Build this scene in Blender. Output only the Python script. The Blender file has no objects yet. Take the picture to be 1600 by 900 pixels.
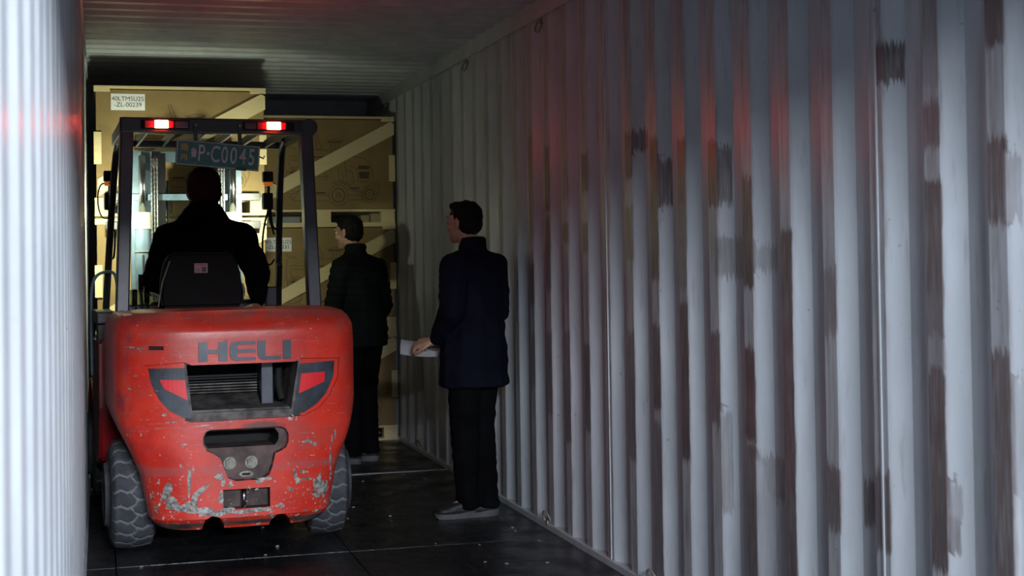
import bpy, bmesh, math, random
from mathutils import Vector, Matrix, noise
random.seed(7)
S = bpy.context.scene
COL = S.collection
PI = math.pi
R = math.radians

# ------------------------------------------------------------------ camera
cam_d = bpy.data.cameras.new('camera')
cam = bpy.data.objects.new('camera', cam_d); COL.objects.link(cam)
CAM_H = 1.40
cam_d.sensor_fit = 'HORIZONTAL'; cam_d.sensor_width = 36.0
cam_d.lens = 36.0 * 2250 / 1600
cam_d.shift_x = 0.0; cam_d.shift_y = -93 / 1600
cam_d.clip_start = 0.02; cam_d.clip_end = 200
cam.matrix_world = (Matrix.Translation((0, 0, CAM_H)) @ Matrix.Rotation(-math.atan(643 / 2250), 4, 'Z')
                    @ Matrix.Rotation(PI / 2 + R(1.1), 4, 'X') @ Matrix.Rotation(-R(.83), 4, 'Z'))
cam_d.dof.use_dof = True; cam_d.dof.focus_distance = 7.6; cam_d.dof.aperture_fstop = 5.0
S.camera = cam

# ------------------------------------------------------------------ world, daylight, exposure
W = bpy.data.worlds.new('overcast_sky'); S.world = W; W.use_nodes = True
bg = W.node_tree.nodes['Background']
bg.inputs[0].default_value = (.74, .84, 1.0, 1); bg.inputs[1].default_value = .95

def area(name, loc, rot, size, power, col):
    l = bpy.data.lights.new(name, 'AREA'); l.shape = 'RECTANGLE'; l.size, l.size_y = size
    l.energy = power; l.color = col
    o = bpy.data.objects.new(name, l); COL.objects.link(o); o.location = loc; o.rotation_euler = rot
    return o
# main lamp: overcast daylight falling in through the open container door behind the camera
area('daylight', (.3, -4.5, 2.94), (R(90 - 8), 0, 0), (3.0, .24), 1000, (.84, .91, 1.0))
area('left_wall_fill', (3.1, -6.0, 3.15), (R(90 - 8), 0, R(8)), (1.2, .35), 1080, (.86, .93, 1.0))  # added fill lamp, brightens the near left wall
S.view_settings.view_transform = 'Standard'; S.view_settings.look = 'None'
S.view_settings.exposure = 0.0; S.view_settings.gamma = 1.0; S.view_settings.use_curve_mapping = False

# ------------------------------------------------------------------ material helpers
class NT:
    def __init__(s, name):
        s.m = bpy.data.materials.new(name); s.m.use_nodes = True; s.t = s.m.node_tree
        s.b = s.t.nodes['Principled BSDF']
    def n(s, typ, **kw):
        nd = s.t.nodes.new('ShaderNode' + typ)
        for k, v in kw.items():
            if hasattr(nd, k) and not k[0].isupper(): setattr(nd, k, v)
        return nd
    def l(s, a, b): s.t.links.new(a, b)
    def coord(s, scale=(1, 1, 1), kind='Object'):
        c = s.n('TexCoord'); mp = s.n('Mapping'); mp.inputs['Scale'].default_value = scale
        s.l(c.outputs[kind], mp.inputs[0]); return mp.outputs[0]
    def noise(s, scale, vec=None, detail=4, rough=.6, dist=0):
        nd = s.n('TexNoise'); nd.inputs['Scale'].default_value = scale; nd.inputs['Detail'].default_value = detail
        nd.inputs['Roughness'].default_value = rough; nd.inputs['Distortion'].default_value = dist
        if vec is not None: s.l(vec, nd.inputs['Vector'])
        return nd.outputs[0]
    def math(s, op, a, b=None, clamp=False):
        nd = s.n('Math'); nd.operation = op; nd.use_clamp = clamp
        for i, x in enumerate((a, b)):
            if x is None: continue
            if isinstance(x, (int, float)): nd.inputs[i].default_value = x
            else: s.l(x, nd.inputs[i])
        return nd.outputs[0]
    def ramp(s, x, a, b):   # smoothstep a..b
        nd = s.n('MapRange'); nd.interpolation_type = 'SMOOTHSTEP'
        nd.inputs[1].default_value = a; nd.inputs[2].default_value = b
        s.l(x, nd.inputs[0]); return nd.outputs[0]
    def mix(s, f, a, b):
        nd = s.n('Mix'); nd.data_type = 'RGBA'
        ins = [nd.inputs[0], nd.inputs[6], nd.inputs[7]]
        for i, x in zip(ins, (f, a, b)):
            if isinstance(x, tuple): i.default_value = x if len(x) == 4 else (*x, 1)
            elif isinstance(x, (int, float)): i.default_value = x
            else: s.l(x, i)
        return nd.outputs[2]
    def attr(s, name):
        a = s.n('Attribute'); a.attribute_name = name; return a.outputs['Fac']
    def sep(s, vec):
        a = s.n('SeparateXYZ'); s.l(vec, a.inputs[0]); return a.outputs
    def set(s, col=None, rough=None, metal=None, spec=None, coat=None):
        b = s.b
        for key, v in (('Base Color', col), ('Roughness', rough), ('Metallic', metal), ('Specular IOR Level', spec), ('Coat Weight', coat)):
            if v is None: continue
            if isinstance(v, tuple): b.inputs[key].default_value = (*v, 1)
            elif isinstance(v, (int, float)): b.inputs[key].default_value = v
            else: s.l(v, b.inputs[key])
    def bump(s, h, strength=.3, dist=.01):
        nd = s.n('Bump'); nd.inputs['Strength'].default_value = strength; nd.inputs['Distance'].default_value = dist
        s.l(h, nd.inputs['Height']); s.l(nd.outputs[0], s.b.inputs['Normal'])

def simple(name, col, rough=.5, metal=0., var=.12, scale=12, bump=0, sp=.5):
    t = NT(name); v = t.noise(scale, t.coord())
    dark = tuple(c * (1 - var * 2) for c in col); lite = tuple(min(1, c * (1 + var)) for c in col)
    t.set(t.mix(t.ramp(v, .3, .7), dark, lite), rough, metal, sp)
    if bump: t.bump(v, bump)
    return t.m
def emissive(name, col, strength, base=(.02, .02, .02)):
    t = NT(name); t.set(base, .3)
    t.b.inputs['Emission Color'].default_value = (*col, 1); t.b.inputs['Emission Strength'].default_value = strength
    return t.m

def m_wall(name, patches):
    t = NT(name); v = t.coord()
    fine = t.noise(3, t.coord((2, 2, .6)), 6); grime = t.noise(9, t.coord((1, 5, .5)), 5)
    col = t.mix(t.ramp(fine, .35, .7), (.44, .465, .50), (.53, .56, .60))
    col = t.mix(t.math('MULTIPLY', t.ramp(grime, .56, .72), .30), col, (.22, .18, .16))
    if patches:
        # strokes of brown touch-up primer, brushed on in known places (vertex attributes), frayed by streaky noise
        br = t.noise(1.0, t.coord((1, 170, 5)), 3); br2 = t.noise(14, t.coord((1, 1, .5)), 4)
        de = t.math('ADD', t.attr('primer_end'), t.math('MULTIPLY', t.math('SUBTRACT', br, .5), .13))
        ds = t.math('ADD', t.attr('primer_side'), t.math('MULTIPLY', t.math('SUBTRACT', br2, .5), .016))
        mask = t.math('MULTIPLY', t.math('MULTIPLY', t.ramp(de, 0.0, .012), t.ramp(ds, -.002, .004)), t.attr('primer_a'))
        wear = t.ramp(t.noise(1.0, t.coord((1, 120, 7)), 4), .28, .6)
        mask = t.math('MULTIPLY', mask, t.math('ADD', .62, t.math('MULTIPLY', wear, .38)))
        prim = t.mix(t.ramp(t.noise(6, v), .3, .7), (.080, .052, .050), (.135, .098, .096))
        col = t.mix(mask, col, prim)
        # thin dull dirt film on the raised strips, where everything rubs
        col = t.mix(t.math('MULTIPLY', t.attr('ridge'), t.math('ADD', .12, t.math('MULTIPLY', t.ramp(grime, .4, .65), .38))), col, (.17, .14, .135))
    sp = t.ramp(t.noise(38, v, 2), .73, .76)
    col = t.mix(t.math('MULTIPLY', sp, .5), col, (.10, .07, .06))
    t.set(col, .33, 0, .5); t.bump(t.noise(14, v, 5), .12, .01)
    return t.m

def m_floor():
    t = NT('black_floor_film'); v = t.coord()
    big = t.noise(2.2, v, 5); st = t.noise(4, t.coord((6, .7, 1)), 5); sp = t.noise(60, v, 2)
    col = t.mix(t.ramp(big, .35, .7), (.010, .011, .014), (.026, .027, .031))
    col = t.mix(t.math('MULTIPLY', t.ramp(st, .55, .75), .5), col, (.055, .055, .058))
    col = t.mix(t.ramp(sp, .735, .76), col, (.16, .16, .17))
    rg = t.math('ADD', .20, t.math('MULTIPLY', t.ramp(t.noise(5, v, 6), .35, .7), .32))
    t.set(col, rg, 0, .35); t.bump(t.noise(16, t.coord((1, 3, 1)), 6), .35, .012)
    return t.m

def m_red():
    t = NT('worn_red_paint'); v = t.coord(); x, y, z = t.sep(v)
    tone = t.noise(5, v, 5)
    col = t.mix(t.ramp(tone, .3, .7), (.58, .024, .014), (.76, .044, .022))
    # purple-brown rubbed grime on the flank and under the recess
    g = t.math('MULTIPLY', t.ramp(t.noise(7, v, 6, .7), .46, .68), t.ramp(t.math('MULTIPLY', x, -1.0), .28, .56))
    col = t.mix(t.math('MULTIPLY', g, .75), col, (.20, .025, .045))
    dust = t.ramp(t.noise(3, t.coord((1, 1, 3)), 6, .7), .44, .74)
    col = t.mix(t.math('MULTIPLY', dust, .38), col, (.22, .12, .10))
    topd = t.math('MULTIPLY', t.ramp(z, 1.10, 1.15), t.ramp(t.noise(8, v, 5), .3, .6))
    col = t.mix(t.math('MULTIPLY', topd, .65), col, (.13, .10, .09))
    # fine scratches
    sc = t.noise(1.0, t.coord((7, 7, 150)), 3)
    col = t.mix(t.math('MULTIPLY', t.ramp(sc, .66, .70), .55), col, (.42, .25, .22))
    # chips to bare metal: ever denser towards the bottom edge and the lower corners
    low = t.ramp(t.math('MULTIPLY', z, -1.0), -.56, -.17)
    ax = t.ramp(t.math('ABSOLUTE', x), .22, .47)
    th = t.math('MULTIPLY', low, t.math('ADD', .5, t.math('MULTIPLY', ax, .5)))
    ch = t.noise(30, t.coord((1, 1, .75)), 6, .72)
    chip = t.ramp(t.math('ADD', ch, t.math('MULTIPLY', th, .125)), .655, .665)
    spk = t.ramp(t.math('ADD', t.noise(75, v, 2), t.math('MULTIPLY', low, .05)), .715, .73)
    bare = t.mix(t.ramp(t.noise(60, v, 4), .42, .60), (.07, .065, .065), (.60, .58, .56))
    col = t.mix(chip, col, bare); col = t.mix(spk, col, (.50, .40, .36))
    # soot fanned out above the tow slot
    so = t.math('ADD', t.math('POWER', t.math('MULTIPLY', t.math('SUBTRACT', x, .085), 8.0), 2.0), t.math('POWER', t.math('MULTIPLY', t.math('SUBTRACT', z, .612), 26.0), 2.0))
    so = t.math('ADD', so, t.math('MULTIPLY', t.noise(1.0, t.coord((45, 1, 12)), 3), .9))
    col = t.mix(t.math('MULTIPLY', t.math('SUBTRACT', 1.0, t.ramp(so, .5, 1.5)), .85), col, (.028, .022, .022))
    band = t.math('MULTIPLY', t.math('SUBTRACT', 1.0, t.ramp(t.math('ABSOLUTE', t.math('SUBTRACT', z, .425)), .010, .030)), t.ramp(t.noise(4, v, 3), .3, .6))  # dull pinkish band: shading of a slight hollow put into the colour
    col = t.mix(t.math('MULTIPLY', band, .35), col, (.25, .13, .14))
    t.set(col, t.math('ADD', .34, t.math('MULTIPLY', chip, .25)), 0, .5)
    t.bump(t.math('SUBTRACT', t.noise(12, v, 5), chip), .25, .006)
    return t.m

def m_wood(name, a, b):
    t = NT(name); w = t.noise(1, t.coord((9, 9, 90)), 5); k = t.noise(3, t.coord((1, 1, 2)), 2)
    t.set(t.mix(t.math('ADD', t.math('MULTIPLY', w, .6), t.math('MULTIPLY', k, .4)), a, b), .7, 0, .3)
    return t.m
def m_tyre():
    t = NT('dusty_rubber'); v = t.coord()
    c = t.mix(t.ramp(t.noise(9, v, 5), .3, .7), (.040, .042, .050), (.080, .084, .096))
    c = t.mix(t.math('MULTIPLY', t.attr('groove'), .8), c, (.20, .205, .22))
    t.set(c, .8, 0, .3); t.bump(t.noise(60, v, 3), .3, .004); return t.m
def m_cloth(name, a, b, scale=160):
    t = NT(name); v = t.coord(); n1 = t.noise(scale, v, 2); n2 = t.noise(5, v, 4)
    t.set(t.mix(t.ramp(n2, .3, .7), a, b), .9, 0, .06); t.bump(n1, .3, .003); return t.m

M = dict(
    wall=m_wall('grey_container_paint', False), wallp=m_wall('grey_container_paint_touched_up', True),
    floor=m_floor(), red=m_red(),
    strip=simple('dull_steel_strip', (.26, .27, .28), .45, .3),
    black=simple('black_enamel', (.018, .018, .022), .38),
    frame=simple('charcoal_frame_paint', (.035, .035, .048), .35, 0, .2, 6),
    plastic=simple('black_plastic', (.006, .006, .007), .55, 0, .1, 12, 0, .25),
    dusty=simple('dusty_black_casting', (.13, .115, .11), .75, 0, .35, 14, .3),
    deep=simple('engine_bay_dark', (.012, .011, .011), .8),
    hole=simple('rusty_dark_casting', (.11, .07, .065), .7, 0, .3, 9, .3),
    lettering=simple('slate_letter_enamel', (.075, .085, .11), .28, 0, .15, 9),
    sticker=simple('charcoal_vinyl', (.040, .050, .068), .45, 0, .35, 7),
    redvinyl=simple('bright_red_vinyl', (.80, .022, .030), .4, 0, .06),
    fred=simple('dark_red_paint', (.34, .012, .016), .35, 0, .25, 5),
    bolt=simple('dusty_steel', (.25, .24, .20), .5, .35, .2, 30),
    chrome=simple('bright_steel', (.55, .56, .58), .2, 1.0, .05),
    mast=simple('blue_grey_mast_paint', (.105, .155, .205), .4, 0, .15, 8),
    chain=simple('oily_chain_steel', (.16, .16, .16), .4, .7, .3, 40),
    tyre=m_tyre(),
    card=simple('brown_cardboard', (.27, .185, .085), .85, 0, .09, 2.5, 0, .2),
    wood=m_wood('pine_board', (.50, .38, .19), (.80, .68, .42)),
    ink=simple('black_print', (.05, .04, .03), .85),
    greyink=simple('grey_print', (.085, .06, .035), .85),
    paper=simple('white_paper', (.80, .80, .84), .7, 0, .02),
    plate=simple('green_plate_enamel', (.012, .17, .14), .35, 0, .12, 20),
    platewhite=simple('plate_white', (.62, .64, .68), .5), plateyellow=simple('plate_yellow', (.62, .46, .04), .5),
    amber=emissive('backlit_amber_lens', (1, .28, .03), .28, (.45, .08, .015)), yellow=simple('lime_yellow_plastic', (.75, .80, .09), .4),  # amber lens: faint emission stands in for light shining through from behind
    blue=simple('pale_blue_hose', (.20, .34, .44), .4), bluecloth=simple('blue_cloth', (.02, .03, .22), .9),
    skin=simple('skin', (.46, .26, .18), .5, 0, .1, 8, .03), hair=simple('black_hair', (.006, .0055, .0055), .75, 0, .3, 90, .15, .2),
    seat=simple('matt_black_shell', (.0035, .0035, .004), .7, 0, .1, 12, 0, .2),
    eye=simple('eye', (.5, .48, .45), .2), navy=m_cloth('navy_cloth', (.0042, .0048, .010), (.0065, .0072, .015)),
    puffer=m_cloth('charcoal_nylon', (.005, .006, .007), (.010, .012, .013)), trouser=m_cloth('black_trousers', (.0022, .0022, .003), (.004, .004, .005)),
    driver=m_cloth('black_work_coat', (.0022, .0022, .003), (.004, .004, .005)), hat=m_cloth('dark_maroon_knit', (.03, .008, .010), (.05, .012, .014), 300),
    shoe=simple('grey_mesh_shoe', (.018, .019, .022), .6, 0, .4, 40), sole=simple('grey_rubber_sole', (.075, .075, .08), .7),
    led=emissive('lit_red_led', (1, .07, .035), 125, (.3, .01, .01)), ledglow=simple('clear_red_lens', (.55, .012, .015), .15),
    smoke=simple('smoked_lens', (.10, .03, .05), .15), worklens=emissive('lit_work_lamp', (.92, 1, .93), 30),
    gauge=emissive('lit_red_button', (1, .05, .02), 1.2, (.5, .02, .01)), pink=simple('pink_notice', (.55, .28, .32), .6, 0, .1), cap=simple('grey_print_block', (.10, .08, .09), .7),
)

# ------------------------------------------------------------------ object helpers
def tag(o, label=None, cat=None, group=None, kind=None):
    for k, v in (('label', label), ('category', cat), ('group', group), ('kind', kind)):
        if v: o[k] = v
    return o
def thing(name, label, cat, loc=(0, 0, 0), rz=0, group=None):
    o = bpy.data.objects.new(name, None); COL.objects.link(o); o.empty_display_size = .1
    o.location = loc; o.rotation_euler = (0, 0, rz); return tag(o, label, cat, group)
def link(name, me, mat, parent=None, label=None, smooth=False):
    if mat is not None:
        me.materials.clear()
        for mm in (mat if isinstance(mat, (list, tuple)) else [mat]): me.materials.append(mm)
    if smooth:
        for p in me.polygons: p.use_smooth = True
    o = bpy.data.objects.new(name, me); COL.objects.link(o)
    if parent: o.parent = parent
    if label: o['label'] = label
    return o
def obj(name, bm, mat, parent=None, label=None, smooth=False, auto=None):
    bmesh.ops.recalc_face_normals(bm, faces=bm.faces[:])
    me = bpy.data.meshes.new(name); bm.to_mesh(me); bm.free()
    o = link(name, me, mat, parent, label, smooth or auto is not None)
    if auto is not None: me.set_sharp_from_angle(angle=R(auto))
    return o
def struct(name, bm, mat, **k):
    return tag(obj(name, bm, mat, **k), kind='structure')
def box(bm, x0, x1, y0, y1, z0, z1, bev=0, mtx=None):
    r = bmesh.ops.create_cube(bm, size=1)
    vs = r['verts']
    for v in vs:
        v.co = Vector((x0 + (v.co.x + .5) * (x1 - x0), y0 + (v.co.y + .5) * (y1 - y0), z0 + (v.co.z + .5) * (z1 - z0)))
    if bev:
        es = list({e for v in vs for e in v.link_edges})
        rr = bmesh.ops.bevel(bm, geom=es, offset=bev, segments=2, affect='EDGES', profile=.6)
        vs = list({v for f in rr['faces'] for v in f.verts} | {v for v in vs if v.is_valid})
    if mtx is not None:
        for v in vs: v.co = mtx @ v.co
    return bm
def bx(*a, **k): return box(bmesh.new(), *a, **k)
def beam(bm, p, q, w, h, up=(0, 0, 1), bev=0):   # box from p to q, w across, h along 'up'
    p, q = Vector(p), Vector(q); d = q - p; L = d.length; d.normalize()
    up = Vector(up); s = d.cross(up).normalized(); u = s.cross(d).normalized()
    m = Matrix((s, d, u)).transposed().to_4x4(); m.translation = p
    return box(bm, -w / 2, w / 2, 0, L, -h / 2, h / 2, bev, m)
def catmull(pts, n=6):
    P = [Vector(p) for p in pts]; out = []
    for i in range(len(P) - 1):
        a = P[max(i - 1, 0)]; b = P[i]; c = P[i + 1]; d = P[min(i + 2, len(P) - 1)]
        for k in range(n):
            t = k / n
            out.append(.5 * ((2 * b) + (c - a) * t + (2 * a - 5 * b + 4 * c - d) * t * t + (3 * b - a - 3 * c + d) * t ** 3))
    out.append(P[-1]); return out
def tube(bm, pts, r, seg=8, smooth=0, closed=False):
    P = catmull(pts, smooth) if smooth else [Vector(p) for p in pts]
    rings = []; prev = None
    for i, p in enumerate(P):
        if closed: d = P[(i + 1) % len(P)] - P[i - 1]
        else: d = P[min(i + 1, len(P) - 1)] - P[max(i - 1, 0)]
        d.normalize()
        u = (prev - d * prev.dot(d)) if prev else d.orthogonal()
        u.normalize(); prev = u; w = d.cross(u)
        rings.append([bm.verts.new(p + (u * math.cos(2 * PI * k / seg) + w * math.sin(2 * PI * k / seg)) * r) for k in range(seg)])
    n = len(rings)
    for i in range(n if closed else n - 1):
        A, B = rings[i], rings[(i + 1) % n]
        for k in range(seg): bm.faces.new((A[k], A[(k + 1) % seg], B[(k + 1) % seg], B[k]))
    if not closed: bm.faces.new(rings[0][::-1]); bm.faces.new(rings[-1])
    return bm
def cyl(bm, c, r, h, axis='Z', seg=24, r2=None):
    m = Matrix.Translation(c)
    if axis == 'Y': m = m @ Matrix.Rotation(-PI / 2, 4, 'X')
    if axis == 'X': m = m @ Matrix.Rotation(PI / 2, 4, 'Y')
    bmesh.ops.create_cone(bm, cap_ends=True, segments=seg, radius1=r, radius2=r if r2 is None else r2, depth=h, matrix=m)
    return bm
def prism(poly, y0, y1):   # polygon in x-z, between y0 and y1
    bm = bmesh.new()
    a = [bm.verts.new((x, y0, z)) for x, z in poly]; b = [bm.verts.new((x, y1, z)) for x, z in poly]
    bm.faces.new(a); bm.faces.new(b[::-1]); n = len(poly)
    for i in range(n): bm.faces.new((a[i], b[i], b[(i + 1) % n], a[(i + 1) % n]))
    return bm
def sliced(poly, step=.03):
    bm = bmesh.new(); bm.faces.new([bm.verts.new((x, 0, z)) for x, z in poly])
    for ax in (0, 2):
        lo = min(v.co[ax] for v in bm.verts); hi = max(v.co[ax] for v in bm.verts); k = math.floor(lo / step) + 1
        while k * step < hi:
            co = [0, 0, 0]; co[ax] = k * step; no = [0, 0, 0]; no[ax] = 1
            bmesh.ops.bisect_plane(bm, geom=bm.verts[:] + bm.edges[:] + bm.faces[:], plane_co=co, plane_no=no); k += 1
    return bm
def shell(poly, fy, y_out, y_in, step=.03):   # solid slab following y = fy(x,z), from fy+y_out to fy+y_in
    bm = sliced(poly, step)
    r = bmesh.ops.extrude_face_region(bm, geom=bm.faces[:])
    nv = {g for g in r['geom'] if isinstance(g, bmesh.types.BMVert)}
    for v in bm.verts:
        v.co.y = fy(v.co.x, v.co.z) + (y_out if v in nv else y_in)
    return bm
def eval_mesh(o):
    dg = bpy.context.evaluated_depsgraph_get()
    return bpy.data.meshes.new_from_object(o.evaluated_get(dg))
def boolean(me, cutters):
    o = bpy.data.objects.new('tmp', me); COL.objects.link(o); tmp = []
    for c in cutters:
        bmesh.ops.recalc_face_normals(c, faces=c.faces[:])
        cm = bpy.data.meshes.new('c'); c.to_mesh(cm); c.free()
        co = bpy.data.objects.new('c', cm); COL.objects.link(co); tmp.append(co)
        md = o.modifiers.new('b', 'BOOLEAN'); md.operation = 'DIFFERENCE'; md.solver = 'EXACT'; md.object = co
    bpy.context.view_layer.update()
    out = eval_mesh(o)
    for t in tmp + [o]: bpy.data.objects.remove(t)
    return out
def text_mesh(body, size, mtx, weight=0.0, align='CENTER'):
    cu = bpy.data.curves.new('t', 'FONT'); cu.body = body; cu.size = size; cu.align_x = align; cu.align_y = 'CENTER'
    cu.offset = weight; cu.space_line = .95
    o = bpy.data.objects.new('t', cu); COL.objects.link(o); bpy.context.view_layer.update()
    me = eval_mesh(o); bpy.data.objects.remove(o); me.transform(mtx); return me
FRONT = Matrix.Rotation(PI / 2, 4, 'X')      # text lying in x-z, read from -y
def hullset(prims, mtx=None):
    bm = bmesh.new()
    for prim in prims:
        b = bmesh.new()
        for c, r in prim:
            rr = (r, r, r) if isinstance(r, (int, float)) else r
            bmesh.ops.create_icosphere(b, subdivisions=2, radius=1, matrix=Matrix.Translation(c) @ Matrix.Diagonal((*rr, 1)))
        if len(prim) > 1:
            h = bmesh.ops.convex_hull(b, input=b.verts[:])
            bmesh.ops.delete(b, geom=list({g for g in h['geom_interior'] if isinstance(g, bmesh.types.BMVert)}), context='VERTS')
        if mtx is not None: b.transform(mtx)
        me = bpy.data.meshes.new('h'); b.to_mesh(me); b.free(); bm.from_mesh(me); bpy.data.meshes.remove(me)
    return bm
def blob(name, prims, voxel, mat, parent, sm=6, disp=None, label=None, mtx=None):
    bm = hullset(prims, mtx) if isinstance(prims, list) else prims
    me = bpy.data.meshes.new(name); bm.to_mesh(me); bm.free()
    o = bpy.data.objects.new('tmp', me); COL.objects.link(o)
    r = o.modifiers.new('r', 'REMESH'); r.mode = 'VOXEL'; r.voxel_size = voxel
    s = o.modifiers.new('s', 'SMOOTH'); s.iterations = sm; s.factor = .5
    bpy.context.view_layer.update(); out = eval_mesh(o); bpy.data.objects.remove(o)
    if disp:
        ns = [v.normal.copy() for v in out.vertices]
        for v, n in zip(out.vertices, ns): v.co += n * disp(v.co, n)
    out.name = name
    return link(name, out, mat, parent, label, True)

# ------------------------------------------------------------------ container shell
XL, XR, Y0, Y1, ZT = -.085, 2.2, -2.0, 12.15, 2.73
PITCH, RAIL = .2957, 2.645
RECTS = [  # brown primer strokes on the right wall: photo rectangle x0,y0,x1,y1 and opacity
 (824,220,831,372,.55),(853,235,864,287,.8),(857,293,869,322,.8),(853,344,864,393,.7),(854,400,866,447,.6),(882,269,891,304,.5),(884,355,898,373,.8),
 (911,247,922,291,.9),(911,355,923,387,.8),(981,215,993,271,1),(984,213,1000,226,.8),(984,331,995,398,.7),(1021,222,1031,429,1),(1028,258,1038,312,.9),
 (1063,227,1079,315,1),(1066,313,1077,385,.75),(1069,393,1086,442,.55),(1111,229,1124,313,1),(1120,240,1131,308,.8),(1116,382,1146,424,.55),
 (1162,287,1177,437,1),(1178,395,1199,411,.4),(827,420,834,470,.7),(831,528,839,600,.5),(858,527,866,640,.6),(888,527,898,620,.6),(896,633,915,689,.75),
 (915,545,925,660,.8),(918,639,928,668,.8),(988,528,1003,712,.7),(1000,640,1008,700,.5),(1029,518,1044,635,.85),(1030,672,1052,728,.7),(1030,728,1040,900,.75),(1071,483,1087,711,.95),
 (1121,533,1138,655,.85),(1126,655,1136,790,.45),(1168,555,1182,680,1),(1170,705,1184,900,.9),(1182,735,1198,900,.35),(1184,727,1212,770,.5),
 (1367,80,1397,117,.95),(1447,172,1469,215,.75),(1450,295,1470,452,.9),(1542,-10,1570,57,.9),(1560,0,1575,50,.4),(1543,230,1574,336,.95),(1566,255,1586,330,.45),(1220,370,1235,452,.95),
 (1290,430,1322,512,.6),(1177,396,1197,412,.4),(1222,450,1238,900,.95),(1296,740,1315,818,.85),(1332,765,1360,812,.8),(1371,752,1394,848,.9),
 (1453,465,1475,520,.8),(1453,520,1475,570,.4),(1454,578,1477,880,.95),(1480,770,1494,800,.45),(1480,815,1492,850,.7),(1552,565,1583,905,.9),(1583,610,1600,760,.25),(1590,760,1605,900,.2),
 (1454,0,1462,120,.3),(1232,640,1240,760,.9)]
def pix_ray(u, v):
    d = Vector(((u - 800) / 2250, -(v - 357) / 2250, -1)); d = cam.matrix_world.to_3x3() @ d; return d
def on_wall(u, v):
    d = pix_ray(u, v); t = XR / d.x; return d.y * t, CAM_H + d.z * t
PW = []
for x0, y0, x1, y1, a in RECTS:
    ya, za = on_wall(x0, (y0 + y1) / 2); yb, zb = on_wall(x1, (y0 + y1) / 2)
    xm = (x0 + x1) / 2; _, zt = on_wall(xm, y0); _, zb2 = on_wall(xm, y1)
    lo, hi = min(ya, yb), max(ya, yb)
    kk = round(((lo + hi) / 2 - 3.152 - .038) / PITCH); base = 3.152 + kk * PITCH
    off = (x0, y0) in ((984, 213), (1028, 258), (1120, 240), (1116, 382), (1126, 655), (1178, 395), (1177, 396), (1182, 735), (1184, 727))
    if x1 < 1185 and not off:
        kk = round(((lo + hi) / 2 + .022 - 3.152 - .038) / PITCH); base = 3.152 + kk * PITCH; lo, hi = base - .004, base + .09
    elif hi - lo < .15 and not off and min(hi, base + .076) - max(lo, base) > .4 * (hi - lo): lo, hi = base - .004, base + .086
    PW.append((lo, hi, zb2, zt, a))
rnd = random.Random(3)
for k in range(2, 12):      # a few strokes beyond the frame so that the wall goes on the same way
    y = 3.152 + (k - 11) * PITCH + .01
    if y < 2.7:
        z = rnd.uniform(.3, 2.2); PW.append((y, y + .07, z, z + rnd.uniform(.1, .6), .8))
def corrugated(name, sgn, x, patched):
    segs = [(.0, .0), (.076, .0), (.148, .038), (.224, .038)]
    ys = []
    start = 3.152 - PITCH * 18
    sub = 5 if patched else 1
    k = 0; prof = []
    while True:
        base = start + k * PITCH + .0
        # going away from the camera: proud strip, slope out, recessed strip, slope back
        nodes = [(base, 0, 1), (base + .076, 0, 1), (base + .148, .038, 0), (base + .2237, .038, 0), (base + PITCH, 0, 0)]
        for i in range(4):
            (ya, da, fa), (yb, db, fb) = nodes[i], nodes[i + 1]
            for j in range(sub):
                t = j / sub; prof.append((ya + (yb - ya) * t, da + (db - da) * t, 1 if i == 0 else 0))
        k += 1
        if base > Y1: break
    prof = [p for p in prof if Y0 <= p[0] <= Y1]
    zs = [0.02 + i * (RAIL - .02) / (130 if patched else 1) for i in range((130 if patched else 1) + 1)]
    verts, prim, pe, pa, rg = [], [], [], [], []
    for (y, d, f) in prof:
        near = [q for q in PW if q[0] - .06 < y < q[1] + .06] if patched else []
        for z in zs:
            verts.append((x + sgn * d, y, z)); best, ss, se, a = -.2, -.1, -.1, 0
            for q in near:
                qs = min(y - q[0], q[1] - y); qe = min(z - q[2], q[3] - z) + .03; dd = min(qs, qe)
                if dd > best and dd > -.045: best, ss, se, a = dd, qs, qe, q[4]
            if best > -.15: ss, se = min(ss, best + .05), min(se, best + .05)
            prim.append(max(-.1, ss)); pe.append(max(-.1, min(.15, se))); pa.append(a); rg.append(f)
    nz = len(zs); faces = []
    for i in range(len(prof) - 1):
        for j in range(nz - 1):
            a = i * nz + j; faces.append((a, a + nz, a + nz + 1, a + 1) if sgn < 0 else (a, a + 1, a + nz + 1, a + nz))
    me = bpy.data.meshes.new(name); me.from_pydata(verts, [], faces)
    if patched:
        for nm, dat in (('primer_side', prim), ('primer_end', pe), ('primer_a', pa), ('ridge', rg)):
            at = me.attributes.new(nm, 'FLOAT', 'POINT'); at.data.foreach_set('value', dat)
    o = link(name, me, M['wallp'] if patched else M['wall']); o['kind'] = 'structure'
    return o
corrugated('wall_right', 1, XR, True)
corrugated('wall_left', -1, XL, False)
b = bmesh.new()
for y in (3.152 - 3 * PITCH + PITCH * 5 + .03 - PITCH * 0, 3.152 + 10 * PITCH + .03): box(b, XR - .0035, XR + .002, y, y + .009, .03, RAIL)
struct('trim_6', b, M['wall'])
# outer skin behind the corrugation (keeps the container light tight)
w = bmesh.new()
for x0, x1 in ((XL - .12, XL - .07), (XR + .07, XR + .12)): box(w, x0, x1, Y0, Y1 + .1, -.1, ZT + .1)
struct('trim_1', w, M['wall'])
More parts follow.
